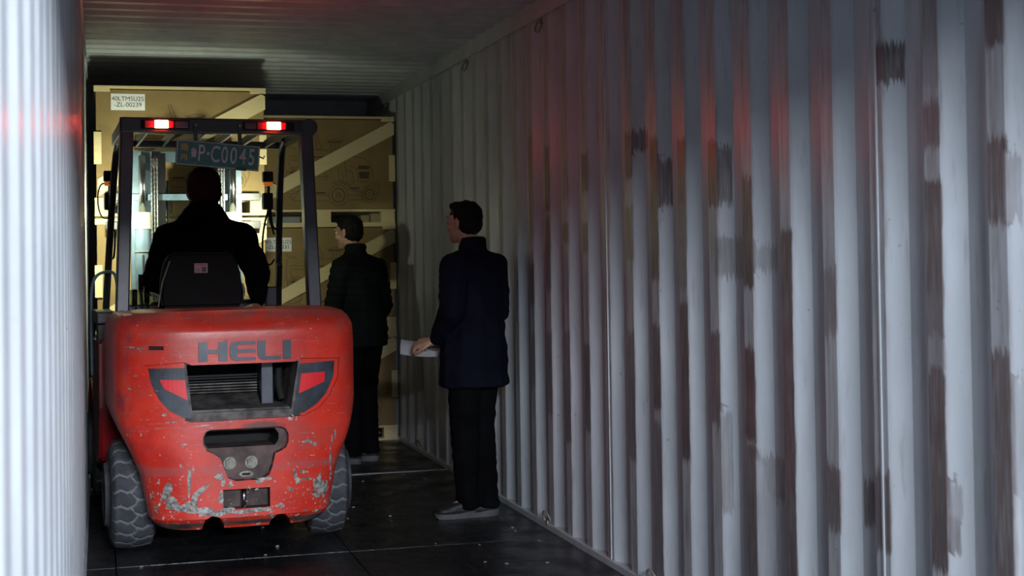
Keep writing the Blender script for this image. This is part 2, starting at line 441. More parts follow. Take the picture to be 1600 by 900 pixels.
# corrugated roof, ribs running across
verts, faces = [], []; y = Y0; k = 0
rp = .209; nodes = []
while y < Y1:
    nodes += [(y, 0), (y + .06, 0), (y + .105, .022), (y + .165, .022)]; y += rp
nodes.append((Y1, 0))
for (yy, d) in nodes:
    verts += [(XL - .03, yy, ZT + d), (XR + .03, yy, ZT + d)]
for i in range(len(nodes) - 1): faces.append((2 * i, 2 * i + 1, 2 * i + 3, 2 * i + 2))
me = bpy.data.meshes.new('ceiling'); me.from_pydata(verts, [], faces); tag(link('ceiling', me, M['wall']), kind='structure')
struct('trim_2', bx(XL - .1, XR + .1, Y0, Y1 + .1, ZT + .03, ZT + .1), M['wall'])
# top side rails and bottom ledges
for n_, x, s in (('trim_3', XR, 1), ('trim_4', XL, -1)):
    b = bmesh.new()
    xs = (x, x + s * .05); box(b, min(xs), max(xs), Y0, Y1, RAIL, ZT + .03, .006)
    xs = (x - s * .012, x); box(b, min(xs), max(xs), Y0, Y1, RAIL - .012, RAIL + .012)
    struct(n_, b, M['wall'])
for n_, x, s in (('baseboard_right', XR, 1), ('baseboard_left', XL, -1)):
    xs = (x - s * .012, x + s * .045); struct(n_, bx(min(xs), max(xs), Y0, Y1, -.03, .028, .004), M['wall'])
# end wall and the door frame behind the camera
struct('wall_back', bx(XL - .1, XR + .1, Y1, Y1 + .06, -.05, ZT + .05), M['wall'])
b = bmesh.new(); box(b, XL - .1, XR + .1, Y0 - .1, Y0, 2.58, ZT + .12); box(b, XL - .14, XL - .02, Y0 - .1, Y0, -.1, ZT + .12); box(b, XR + .0, XR + .14, Y0 - .1, Y0, -.1, ZT + .12)
struct('trim_5', b, M['wall'])
# floor: steel-edged plywood panels, each its own piece
fl = struct('floor', bx(XL - .08, XR + .08, Y0, Y1, -.09, -.035), M['floor'])
YJ = [Y0, -.40, 2.02, 4.45, 6.87, 9.30, 11.72, Y1]; XJ = [XL, .055, 1.135, XR]
for i in range(len(YJ) - 1):
    for j in range(3):
        g = .004 if YJ[i + 1] != 9.30 and YJ[i] != 9.30 else .004
        ya = YJ[i] + (.022 if YJ[i] == 9.30 else g); yb = YJ[i + 1] - (.022 if YJ[i + 1] == 9.30 else g)
        obj('floor_panel', bx(XJ[j] + .003, XJ[j + 1] - .003, ya, yb, -.034, random.uniform(-.002, 0), .002), M['floor'], fl)
obj('joint_strip', bx(XL, XR, 9.28, 9.32, -.034, .002), M['strip'], fl, 'pale steel strip across the floor')
st = bmesh.new(); rr = random.Random(5)
for k in range(70):    # crumbs and swept dirt
    p = (rr.uniform(.1, 2.1), rr.uniform(4.8, 9.2)); s = rr.uniform(.002, .007)
    box(st, p[0], p[0] + s * 2.5, p[1], p[1] + s * 1.6, 0, s * .6)
tag(obj('floor_grit', st, M['strip']), 'small pale crumbs of grit scattered on the black floor', 'grit', kind='stuff')
struct('ground', bx(-25, 25, -40, Y0 - .1, -.4, -.1), simple('yard_concrete', (.28, .28, .29), .8))

# lashing rings
def ring(name, y, z, up, label, grp):
    t = thing(name, label, 'lashing ring', (XR, y, z), 0, grp)
    b = bmesh.new(); n = 18
    pts = [(-.012 - .012 * math.sin(2 * PI * k / n + .6), .030 * math.cos(2 * PI * k / n), up * (.026 + .034 * math.sin(2 * PI * k / n))) for k in range(n)]
    tube(b, pts, .0055, 6, closed=True); obj('loop', b, M['bolt'], t, smooth=True)
    obj('bracket', bx(-.014, .0, -.014, .014, -.012, .012, .003), M['bolt'], t)
TOPL = {7.10: 'upper lashing ring on the right wall rail, the nearest one', 8.67: 'upper lashing ring on the right wall rail, midway to the crates', 11.3: 'upper lashing ring at the far top corner above the crates'}
for y, l in TOPL.items(): ring('lashing_ring', y, 2.615, -1, l, 'lashing rings')
for y, l in {10.16: 'lower lashing ring by the floor just in front of the crates', 7.09: 'lower lashing ring by the floor right behind the standing man', 5.62: 'lower lashing ring by the floor near the bottom edge of view'}.items():
    ring('lashing_ring', y, .03, 1, l, 'lashing rings')

# ------------------------------------------------------------------ crates
def ribbon(bm, pts, w=.0035, y=-.0012, closed=False):
    P = [Vector((x, z)) for x, z in pts]
    if closed: P.append(P[0])
    for a, b in zip(P, P[1:]):
        d = (b - a); 
        if d.length < 1e-6: continue
        d.normalize(); n = Vector((-d.y, d.x)) * w / 2; e = d * w * .4
        q = [a + n - e, b + n + e, b - n + e, a - n - e]
        bm.faces.new([bm.verts.new((v.x, y, v.y)) for v in q])
def circ(c, r, n=26, k=1): return [(c[0] + r * math.cos(2 * PI * i / n), c[1] + k * r * math.sin(2 * PI * i / n)) for i in range(n)]
def drawing():   # line drawing of a small ride-on tractor printed on the carton
    def D(x, y): return ((440 + x / 5 - 502) / 211, .83 - (180 + y / 5 - 184) / 193)
    b = bmesh.new()
    L = [[(240, 130), (268, 190), (300, 262), (222, 272)], [(225, 130), (240, 180), (262, 262)], [(200, 268), (330, 274), (440, 262)],
         [(340, 205), (395, 190), (470, 196), (432, 214), (352, 214), (340, 205)], [(368, 215), (372, 290), (420, 292), (436, 214)], [(385, 220), (390, 262)], [(410, 220), (404, 262)],
         [(30, 330), (50, 315), (130, 322), (215, 330), (345, 322)], [(35, 345), (120, 345), (340, 340)], [(0, 230), (25, 260), (60, 250), (90, 270)], [(10, 270), (0, 380), (15, 470)], [(30, 360), (60, 420), (90, 410)],
         [(25, 440), (50, 428), (110, 432)], [(380, 512), (440, 498), (505, 520), (545, 562), (620, 570), (620, 640), (508, 640)], [(390, 524), (450, 510), (498, 530)], [(505, 560), (620, 585)], [(515, 600), (615, 605)],
         [(35, 610), (60, 640), (130, 646)], [(10, 590), (60, 596), (130, 560)], [(200, 590), (345, 590)], [(205, 604), (345, 606)], [(240, 620), (250, 645), (345, 645)],
         [(560, 318), (600, 322), (650, 335), (690, 365), (706, 410), (712, 480)], [(530, 385), (585, 410), (590, 500)], [(500, 330), (560, 318)], [(500, 420), (540, 430), (560, 500), (510, 540)],
         [(690, 420), (680, 500), (600, 505)], [(715, 505), (752, 520), (765, 560), (745, 610)], [(640, 560), (700, 510), (740, 540)], [(430, 400), (440, 500)], [(455, 380), (470, 500)], [(480, 330), (495, 470)],
         [(215, 395), (260, 405), (350, 470)], [(250, 470), (350, 465)], [(290, 490), (345, 480)], [(60, 640), (120, 560), (130, 400)]]
    for l in L: ribbon(b, [D(*p) for p in l])
    for c, rs in (((428, 604), (.074, .052, .046, .020, .010)), ((680, 600), (.057, .040, .034, .014)), ((85, 470), (.072, .05, .02))):
        for r in rs: ribbon(b, circ(D(*c), r, 26, 1.06), closed=True)
    g = bmesh.new()
    for x0, y0, x1, y1 in ((590, 385, 688, 412), (596, 430, 682, 480)):
        q = [D(x0, y0), D(x1, y0), D(x1 - 6, y1), D(x0 + 6, y1)]; g.faces.new([g.verts.new((x, -.0015, z)) for x, z in q])
    for x0, y0, x1, y1 in ((228, 318, 345, 330), (36, 432, 112, 444), (250, 580, 325, 594), (520, 545, 600, 556), (350, 205, 460, 212)):
        q = [D(x0, y0), D(x1, y0), D(x1, y1), D(x0, y1)]; g.faces.new([g.verts.new((x, -.0014, z)) for x, z in q])
    return b, g
def crate(loc, w, label, code=None, lit=False):
    t = thing('crate', label, 'crate', loc, 0, 'stacked crates'); h = w / 2; D = 1.0
    obj('carton', bx(-h + .012, h - .012, .0, D, .118, .806, .004), M['card'], t)
    for nm, z0, z1, ys in (('deck_board', .098, .116, [0, .30, .62, .90]), ('bottom_board', 0.0, .016, [0, .45, .90])):
        for y in ys: obj(nm, bx(-h, h, y - .012, y + .085, z0, z1, .002), M['wood'], t)
    for x in (-h, -.055, h - .11):
        for y in (0, .45, .90): obj('pallet_block', bx(x + .002, x + .108, y - .004, y + .08, .016, .098, .002), M['wood'], t)
    for y in (-.014, D - .08): obj('top_board', bx(-h, h, y, y + .09, .812, .83, .002), M['wood'], t)
    for x in (-h, h - .09): obj('top_board', bx(x, x + .09, .08, D - .09, .812, .83, .002), M['wood'], t)
    for x in (-h + .0, h - .10): obj('corner_block', bx(x, x + .10, -.010, .02, .792, .812, .002), M['wood'], t)
    b = prism([(h - .005, .69), (h - .005, .775), (h - .03, .79), (-h + .02, .235), (-h + .02, .125)], -.020, -.001)
    obj('diagonal_brace', b, M['wood'], t)
    for x in (-h - .002, h - .045): obj('batten', bx(x, x + .047, -.018, -.001, .33, .535, .002), M['wood'], t)
    if lit != 'plain':
        lb, lg = drawing(); pr = obj('printed_drawing', lb, M['greyink'], t, 'tractor line drawing printed on the carton'); tag(obj('printed_shading', lg, M['greyink'], pr), kind='stuff')
    if code:
        x0, x1, z1 = (-h + .105, -h + .315, .78) if code[0] != 'r' else (-h + .10, -h + .30, .735)
        code = code.lstrip('r')
        lab = obj('label_sheet', bx(x0, x1, -.0025, -.0005, z1 - .105, z1), M['paper'], t, 'white sheet with a printed code')
        a, bb = code.split('|')
        me = text_mesh(a + '\n' + bb, .040, Matrix.Translation(((x0 + x1) / 2, -.0032, z1 - .052)) @ FRONT, 0)
        link('lettering', me, M['ink'], lab)
    return t
CX1, CX2 = .505, 1.640
crate((CX1, 9.48, 1.69), 1.08, 'carton crate at top left, raised above the mast, with code ending 00239', '40LTMSU25|-ZL-00239')
crate((CX1, 9.48, .845), 1.08, 'brightly lit carton crate behind the driver, middle of the left stack')
crate((CX1, 9.48, 0), 1.08, 'bottom crate of the left stack, hidden behind the red truck', None, 'plain')
crate((CX2, 10.95, 1.66), 1.10, 'carton crate topmost of the right stack, tractor drawing crossed by a pine brace')
crate((CX2, 10.95, .83), 1.10, 'carton crate in the middle of the right stack behind the puffer-jacket man', 'r40LTMSU25|-ZL-00231')
crate((CX2, 10.95, 0), 1.10, 'bottom carton crate of the right stack standing on the floor')

# ------------------------------------------------------------------ forklift
FK = thing('forklift', 'red forklift truck seen from behind, scuffed counterweight, roof lamps lit red', 'forklift', (.614, 7.37, 0), R(3))
def smooth(a, b, x):
    t = max(0, min(1, (x - a) / (b - a))); return t * t * (3 - 2 * t)
HW = [(.145, .355), (.16, .39), (.20, .425), (.30, .445), (.40, .465), (.50, .505), (.60, .552), (.66, .575), (.72, .585), (1.0, .585), (1.08, .58), (1.12, .562), (1.145, .535), (1.158, .49), (1.163, .43)]
def hw(z):
    if z <= HW[0][0]: return HW[0][1]
    for (a, wa), (b, wb) in zip(HW, HW[1:]):
        if z <= b: return wa + (wb - wa) * (z - a) / (b - a)
    return HW[-1][1]
NEXP = 3.5
def cwp(z):
    yc = -.30 + .20 * smooth(.5, .72, z)
    back = -.52 + .05 * (1 - smooth(.145, .2, z)) + .10 * smooth(1.06, 1.163, z) ** 1.5 + .012 * smooth(.60, .30, z) * 0
    return yc, yc - back
def ysurf(x, z):
    h = hw(z); yc, b = cwp(z); q = min(.985, abs(x) / h)
    return yc - b * (1 - q ** NEXP) ** (1 / NEXP)
zl = [.145, .15, .16, .18, .20, .24, .28] + [.32 + .04 * i for i in range(18)] + [1.03, 1.06, 1.08, 1.10, 1.12, 1.135, 1.145, 1.152, 1.158, 1.163]
bm = bmesh.new(); rings = []; NA = 56
for z in zl:
    h = hw(z); yc, b = cwp(z); yf = -.27 + .62 * smooth(.56, .68, z)
    ring_ = []
    for i in range(NA + 1):
        a = PI - PI * i / NA; c, s = math.cos(a), math.sin(a)
        x = h * math.copysign(abs(c) ** (2 / NEXP), c); y = yc - b * abs(s) ** (2 / NEXP)
        ring_.append(bm.verts.new((x, y, z)))
    ring_.append(bm.verts.new((h, max(yf, yc + .01), z))); ring_.append(bm.verts.new((-h, max(yf, yc + .01), z)))
    rings.append(ring_)
for A, B in zip(rings, rings[1:]):
    n = len(A)
    for k in range(n): bm.faces.new((A[k], A[(k + 1) % n], B[(k + 1) % n], B[k]))
bm.faces.new(rings[0][::-1]); bm.faces.new(rings[-1])
bmesh.ops.recalc_face_normals(bm, faces=bm.faces[:])
cw = bpy.data.meshes.new('counterweight'); bm.to_mesh(cw); bm.free()
recess = [(-.452, .918), (-.275, .930), (-.225, .908), (.225, .908), (.275, .930), (.468, .922), (.462, .83), (.415, .745), (.36, .69), (.285, .655), (-.245, .650), (-.33, .68), (-.395, .745), (-.438, .82)]
opening = [(-.262, .915), (.262, .915), (.225, .690), (-.236, .690)]
slot = [(-.16, .612), (.17, .612), (.195, .600), (.207, .575), (.207, .540), (.195, .512), (.170, .497), (.143, .487), (.130, .43), (.115, .39), (.080, .368), (-.045, .368), (-.08, .385), (-.097, .43), (-.115, .478), (-.14, .497), (-.175, .515), (-.193, .545), (-.193, .580), (-.182, .602)]
slot_in = [(-.165, .600), (.150, .600), (.168, .575), (.168, .545), (.150, .520), (-.165, .520), (-.182, .545), (-.182, .575)]
pinb = [(-.102, .330), (.116, .330), (.116, .238), (-.102, .238)]
hand = [(-.430, 1.008), (-.365, 1.006), (-.365, .988), (-.430, .990)]
cuts = [shell(recess, ysurf, -.05, .026), prism(opening, -.7, .10), shell(slot, lambda x, z: -.52, -.1, .055), prism(slot_in, -.7, -.2), shell(pinb, lambda x, z: -.52, -.1, .075), shell(hand, ysurf, -.05, .02),
        prism([(-.205, .10), (-.185, .195), (-.155, .212), (-.12, .205), (-.095, .165), (-.085, .10)], -.8, .2), prism([(.105, .10), (.125, .175), (.15, .200), (.185, .200), (.215, .165), (.23, .10)], -.8, .2),
        bx(-.5, .5, .05, .5, 1.0, 1.3)]
me = boolean(cw, cuts)
me.materials.clear()
for mm in (M['red'], M['hole'], M['dusty'], M['deep']): me.materials.append(mm)
for p in me.polygons:
    c = p.center; d = c.y - ysurf(c.x, c.z)
    idx = 0
    if c.y < 0 and d > .025:
        if .64 < c.z < .93 and abs(c.x) < .27: idx = 2
        elif .36 < c.z < .615 and abs(c.x) < .22: idx = 3 if d > .09 else 1
        elif .23 < c.z < .335 and abs(c.x) < .13: idx = 1

    if -.44 < c.x < -.36 and .985 < c.z < 1.012 and c.y < -.25 and d > .006: idx = 3
    if p.normal.z < -.7 and c.z < .25: idx = 1
    p.material_index = idx
for p in me.polygons: p.use_smooth = True
me.set_sharp_from_angle(angle=R(32))
me.name = 'counterweight'
cwo = bpy.data.objects.new('counterweight', me); COL.objects.link(cwo); cwo.parent = FK; cwo['label'] = 'scuffed red cast counterweight'
wn = cwo.modifiers.new('wn', 'WEIGHTED_NORMAL'); wn.keep_sharp = True
# recess side panels (charcoal with a red flash)
ys2 = lambda x, z: ysurf(x, z) + .0255
for pan, flash, nm in (([(-.432, .903), (-.272, .903), (-.243, .668), (-.275, .670), (-.34, .705), (-.385, .76), (-.418, .83)], [(-.382, .850), (-.268, .846), (-.258, .752), (-.362, .808)], 'left'),
                       ([(.272, .903), (.446, .908), (.440, .835), (.400, .755), (.350, .705), (.285, .668), (.236, .672)], [(.276, .855), (.394, .858), (.392, .812), (.262, .760)], 'right')):
    s = obj('side_panel', shell(pan, ys2, -.003, .004, .02), M['sticker'], cwo, 'charcoal panel with a bright red flash'); 
    obj('red_flash', shell(flash, ys2, -.0045, -.0028, .02), M['redvinyl'], s)
# raised maker's lettering
def L3(polys): return polys
zt, zb = 1.020, .930; zm = (zt + zb) / 2
def rect(x0, x1, z0, z1): return [(x0, z0), (x1, z0), (x1, z1), (x0, z1)]
Hh = [[(-.209, zb), (-.168, zb), (-.168, zm - .009), (-.118, zm - .009), (-.118, zb), (-.077, zb), (-.077, zt), (-.118, zt), (-.118, zm + .009), (-.168, zm + .009), (-.168, zt), (-.209, zt)]]
Ee = [[(-.066, zb + .022), (-.056, zb + .006), (-.040, zb), (.054, zb), (.054, zb + .014), (-.024, zb + .014), (-.032, zb + .02), (-.032, zb + .03), (-.024, zb + .036), (.054, zb + .036), (.054, zb + .052), (-.024, zb + .052), (-.032, zb + .058), (-.032, zb + .068), (-.024, zb + .074), (.054, zb + .074), (.054, zt), (-.040, zt), (-.056, zt - .006), (-.066, zt - .022)]]
Ll = [[(.064, zt), (.100, zt), (.100, zb + .016), (.173, zb + .016), (.173, zb), (.085, zb), (.070, zb + .008), (.064, zb + .022)]]
Ii = [rect(.184, .222, zb, zt)]
for nm, P in (('H', Hh), ('E', Ee), ('L', Ll), ('I', Ii)):
    for p in P: obj('letter', shell(p, ysurf, -.009, .006, .02), M['lettering'], cwo)
# radiator bay seen through the opening
obj('bay_liner', bx(-.30, .30, .02, .06, .64, .95), M['deep'], cwo)
obj('bay_ledge', prism([(-.235, .690), (.225, .690), (.222, .700), (-.236, .700)], -.47, .02), M['dusty'], cwo)
b = bmesh.new(); 
for v in (-.235, .118): pass
lg = bmesh.new(); a_ = [lg.verts.new(p) for p in ((-.24, -.34, .700), (.105, -.34, .700), (.105, -.22, .752), (-.24, -.22, .752))]; lg.faces.new(a_)
bmesh.ops.solidify(lg, geom=lg.faces[:], thickness=.006); obj('bay_shelf', lg, M['dusty'], cwo)
for i in range(7): obj('louvre', bx(-.24, .108, -.215 + .0 * i, -.17, .756 + i * .0135, .762 + i * .0135, 0, Matrix.Translation((0, 0, 0))), M['dusty'] if i < 4 else M['plastic'], cwo)  # upper slats in a darker material, shade of the bay put into colour
obj('bay_post', bx(.115, .172, -.30, -.10, .70, .915, .004), M['lettering'], cwo)
b = bmesh.new(); tube(b, [(.215, -.30, .72), (.205, -.26, .80), (.215, -.22, .88)], .018, 8, 5); obj('bay_hose', b, M['deep'], cwo, smooth=True)
# hitch pocket: bolts, slotted plug, drop pin
for x, z in ((-.065, .447), (.036, .447)):
    b = bmesh.new(); cyl(b, (x, -.472, z), .030, .008, 'Y', 28); wsh = obj('washer', b, M['bolt'], cwo, auto=30)
    b = bmesh.new(); cyl(b, (x, -.484, z), .022, .018, 'Y', 6); obj('bolt_head', b, M['bolt'], wsh, auto=30)
b = bmesh.new(); cyl(b, (0, 0, 0), .034, .010, 'Y', 24); 
for v in b.verts: v.co = Vector((v.co.x + .012, v.co.y - .470, v.co.z * .42 + .392))
obj('oval_plug', b, M['bolt'], cwo, auto=30); obj('plug_slot', bx(-.008, .030, -.4775, -.474, .386, .397), M['deep'], cwo)
b = bmesh.new(); tube(b, [(-.002, -.487, .332), (-.002, -.487, .236)], .0105, 14); obj('drop_pin', b, M['chrome'], cwo, 'bright steel drop pin', smooth=True)
# bare-metal scrapes: thin ragged flakes of missing paint on the lower body
sc = bmesh.new(); rr = random.Random(11)
def flake(x, z, w, h, ang=0, n=9):
    ca, sa = math.cos(ang), math.sin(ang); pts = []
    for k in range(n):
        a = 2 * PI * k / n; r = rr.uniform(.55, 1.15); px, pz = w * r * math.cos(a), h * r * math.sin(a)
        X, Z = x + px * ca - pz * sa, z + px * sa + pz * ca
        if abs(X) > hw(Z) * .97 or Z < .15: return
        pts.append((X, Z))
    cen = sc.verts.new((x, ysurf(x, z) - .0016, z)); vs = [sc.verts.new((X, ysurf(X, Z) - .0013, Z)) for X, Z in pts]
    for k in range(n): sc.faces.new((cen, vs[k], vs[(k + 1) % n]))
def fpix(u, v):     # photo position on the tail plane -> truck coordinates
    return ((u - 360) / 334.0 - .04, 1.163 - (v - 487) / 334.0)
for u, v, a, h, g in [(288,750,3,26,0),(296,778,5,16,0),(306,766,22,2.5,-.75),(332,745,9,5,0),(340,752,4,7,.3),(335,778,4,12,.1),(250,772,5,12,.5),(262,787,12,5,0),(300,795,26,5,0),(345,797,12,4,0),(380,800,38,3.5,0),
                      (452,750,3.5,15,-.15),(458,758,4,5,0),(444,772,5,4,0),(466,745,8,2.5,.2),(470,757,14,2,.05),(486,768,6,16,-.3),(500,782,7,9,.2),(492,760,4,12,0),(476,697,8,2.5,.35),(484,703,6,1.8,-.5),(466,698,5,2,.4),
                      (350,757,4,6,0),(408,752,16,3.5,0),(395,755,8,4,0),(514,700,2,14,.1),(520,690,2.5,9,0),(512,726,2,10,0),(444,660,6,2.5,.3),(450,655,3,1.5,.8),(280,692,5,1.5,0),(310,664,14,.8,-.08),(318,668,10,.7,-.05),(262,657,12,.8,-.05),(222,652,9,.8,0),
                      (352,660,2,3,0),(210,585,4,1,0),(204,541,9,1.6,-.05),(215,543,8,1.2,0),(202,605,3,2,0),(240,608,3,1.2,0),(252,645,4,2.5,-.3),(275,725,2,3,0),(508,650,3,1,0),(232,615,2,1,0),(480,720,6,1,.1),(503,733,8,.8,.2),(255,765,7,16,.4),(262,778,9,10,.4),(275,790,14,6,0),(290,787,14,7,0),(315,798,14,6,0),(330,802,12,4,0),(494,772,8,12,.3),(488,785,7,6,0),(505,770,5,14,.1),(430,795,6,3,0),(240,790,4,4,0),(518,618,2,.8,0)]:
    x, z = fpix(u, v)
    for k in range(4): flake(x + rr.uniform(-.35, .35) * a / 334, z + rr.uniform(-.35, .35) * h / 334, a / 334 * rr.uniform(.6, .95), h / 334 * rr.uniform(.6, .95), -g)
for k in range(150):
    x = rr.gauss(0, .3); z = .17 + abs(rr.gauss(0, .22)); s = rr.uniform(.0012, .0045)
    if abs(x) < .21 and .36 < z < .62: continue
    if z > .64: continue
    flake(x, z, s * rr.uniform(.6, 2.5), s, rr.uniform(-.5, .5), 6)
tag(obj('paint_flake', sc, simple('scraped_metal', (.36, .34, .32), .5, .2, .38, 55), cwo), 'flaked patches where the red paint is scraped off', kind='stuff')

# tyres
def tyre(parent, x, y, r, w, name='rear_wheel', yaw=0, label=None):
    hub = bpy.data.objects.new(name, None); COL.objects.link(hub); hub.parent = parent; hub.location = (x, y, r); hub.rotation_euler = (0, 0, yaw)
    if label: hub['label'] = label
    NC, NW = 300, 34; verts, faces, gr = [], [], []
    prof = []
    for j in range(NW + 1):
        t = -1 + 2 * j / NW; a = abs(t)
        prof.append((t * w / 2, r - .012 * a ** 2 - .030 * max(0, (a - .82) / .18) ** 2))
    for i in range(NC):
        th = 2 * PI * i / NC; s = i / NC * 22
        for j, (px, pr) in enumerate(prof):
            t = px / (w / 2)
            zig = .22 * abs(((t * 3.0 + 8) % 2) - 1) * (1 if t > 0 else 1)
            g1 = abs(((s + zig + (.5 if t > 0 else 0)) % 1) - .5) < .075
            g2 = abs(t - .14 * (abs(((s * 1) % 1) - .5) * 4 - 1)) < .045
            g = 1. if (g1 or g2) and abs(t) < .97 else 0.
            rr_ = pr - .009 * g + .001 * noise.noise((th * 9, px * 30, 0))
            verts.append((px, rr_ * math.cos(th), rr_ * math.sin(th))); gr.append(g)
    n = NW + 1
    for i in range(NC):
        for j in range(NW):
            a = i * n + j; b_ = ((i + 1) % NC) * n + j; faces.append((a, b_, b_ + 1, a + 1))
    # side walls to rim
    for side in (0, NW):
        ringp = [i * n + side for i in range(NC)]; base = len(verts); sx = prof[side][0]
        for rad, dx in ((r * .80, .006), (r * .62, .0), (r * .56, -.03)):
            for i in range(NC):
                th = 2 * PI * i / NC; verts.append((sx + math.copysign(dx, sx), rad * math.cos(th), rad * math.sin(th))); gr.append(0.)
        prev = ringp
        for k in range(3):
            cur = [base + k * NC + i for i in range(NC)]
            for i in range(NC): faces.append((prev[i], cur[i], cur[(i + 1) % NC], prev[(i + 1) % NC]))
            prev = cur
    me = bpy.data.meshes.new('tyre'); me.from_pydata(verts, [], faces); at = me.attributes.new('groove', 'FLOAT', 'POINT'); at.data.foreach_set('value', gr)
    bmt = bmesh.new(); bmt.from_mesh(me); bmesh.ops.recalc_face_normals(bmt, faces=bmt.faces[:]); bmt.to_mesh(me); bmt.free()
    link('tyre', me, M['tyre'], hub, smooth=True)
    b = bmesh.new(); cyl(b, (0, 0, 0), r * .57, w * .7, 'X', 40); cyl(b, (0, 0, 0), r * .25, w * .95, 'X', 24)
    for k in range(6):
        a = k * PI / 3; cyl(b, (0, r * .38 * math.cos(a), r * .38 * math.sin(a)), .014, w * .78, 'X', 6)
    obj('rim', b, M['fred'], hub, auto=30)
    return hub
tyre(FK, -.482, 0, .266, .200, label='dusty black rear tyre with zigzag tread')
tyre(FK, .475, 0, .266, .185, yaw=R(-4), label='dusty black rear tyre, steered slightly, with zigzag tread')
tyre(FK, -.475, 1.66, .32, .22, 'front_wheel'); tyre(FK, .475, 1.66, .32, .22, 'front_wheel')
b = bmesh.new(); box(b, -.36, .36, -.26, .18, .22, .50, .02); box(b, -.30, .30, -.2, 1.9, .20, .62, .02); obj('chassis', b, M['deep'], FK)
b = bmesh.new(); box(b, -.50, .50, .36, 1.15, .62, 1.06, .03); obj('engine_hood', b, M['fred'], FK)
for s in (-1, 1):
    b = bmesh.new()
    poly = [(.62, .62), (.62, .98), (1.30, .98), (1.36, .93), (1.40, .62), (1.30, .30), (.90, .28), (.70, .34)]
    vs0 = [b.verts.new((s * .45, y, z)) for y, z in poly]; vs1 = [b.verts.new((s * .595, y, z)) for y, z in poly]
    b.faces.new(vs0); b.faces.new(vs1[::-1])
    for k in range(len(poly)): b.faces.new((vs0[k], vs1[k], vs1[(k + 1) % len(poly)], vs0[(k + 1) % len(poly)]))
    bmesh.ops.bevel(b, geom=b.edges[:], offset=.015, segments=2, affect='EDGES')
    obj('side_body', b, M['fred'], FK, auto=35)
    b = bmesh.new()   # front fender arch
    for k in range(12):
        a = PI * k / 12; a2 = PI * (k + 1) / 12
        beam(b, (s * .485, 1.66 + .37 * math.cos(a), .33 + .37 * math.sin(a)), (s * .485, 1.66 + .37 * math.cos(a2), .33 + .37 * math.sin(a2)), .22, .02, (0, math.cos(a), math.sin(a)))
    obj('fender', b, M['fred'], FK)
b = bmesh.new(); box(b, -.595, -.49, .84, .92, .60, 1.13, .008); box(b, -.60, -.50, .80, 1.30, 1.06, 1.13, .01); obj('control_housing', b, M['black'], FK)
obj('dashboard', bx(-.44, .44, 1.32, 1.46, .70, 1.17, .03), M['black'], FK)
b = bmesh.new(); box(b, -.44, .44, 1.1, 1.5, .60, .64); obj('footplate', b, M['black'], FK)

# overhead guard
pil = {}
for s in (-1, 1):
    b = bmesh.new(); beam(b, (s * .500, .30, 1.04), (s * .462, .33, 2.14), .066, .09, (0, 1, 0), .008)
    obj('rear_pillar', b, M['frame'], FK)
    b = bmesh.new()
    P = catmull([(s * .512, 1.52, 1.05), (s * .500, 1.42, 1.35), (s * .485, 1.28, 1.70), (s * .470, 1.12, 1.98), (s * .46, 1.00, 2.06), (s * .455, .88, 2.09)], 4)
    tube(b, P, .021, 10); obj('front_pillar', b, M['frame'], FK, smooth=True)
    b = bmesh.new(); beam(b, (s * .472, .30, 2.105), (s * .472, 1.06, 2.085), .045, .065, (0, 0, 1), .006); obj('roof_rail', b, M['frame'], FK)
b = bmesh.new(); box(b, -.50, .505, .275, .325, 2.062, 2.142, .008); obj('rear_crossbar', b, M['black'], FK)
b = bmesh.new(); cyl(b, (.475, .30, 2.103), .045, .07, 'Y', 20); obj('corner_cap', b, M['black'], FK, auto=40)
obj('front_crossbar', bx(-.48, .48, 1.03, 1.08, 2.045, 2.085, .006), M['frame'], FK)
for k in range(6):
    x = -.36 + k * .145
    b = bmesh.new(); beam(b, (x, .32, 2.085), (x, 1.05, 2.07), .014, .045, (0, 0, 1), .003); obj('roof_bar', b, M['frame'], FK)
for x0, x1, lx0, lx1 in ((-.396, -.154, -.330, -.262), (.125, .392, .245, .318)):
    lamp = obj('tail_lamp', bx(x0, x1, .252, .276, 2.082, 2.126, .005), M['plastic'], FK, 'smoked bar lamp with a lit red centre')
    obj('red_lens', bx(lx0 - .05, lx1 + .03, .243, .252, 2.085, 2.123, .003), M['ledglow'], lamp)
    if x0 < 0: obj('smoked_lens', bx(lx1 + .032, x1 - .004, .244, .252, 2.086, 2.122, .003), M['smoke'], lamp)
    else: obj('smoked_lens', bx(x0 + .004, lx0 - .052, .244, .252, 2.086, 2.122, .003), M['smoke'], lamp)
    obj('lit_led', bx(lx0, lx1, .236, .243, 2.084, 2.124, .003), M['led'], lamp, 'glowing red LED block')
for x in (-.122, .106):
    b = bmesh.new(); box(b, x - .010, x + .010, .262, .272, 1.985, 2.115, .001); obj('plate_bracket', b, M['black'], FK)
    b = bmesh.new(); cyl(b, (x, .255, 2.104), .0075, .008, 'Y', 12); obj('bracket_screw', b, M['bolt'], FK)
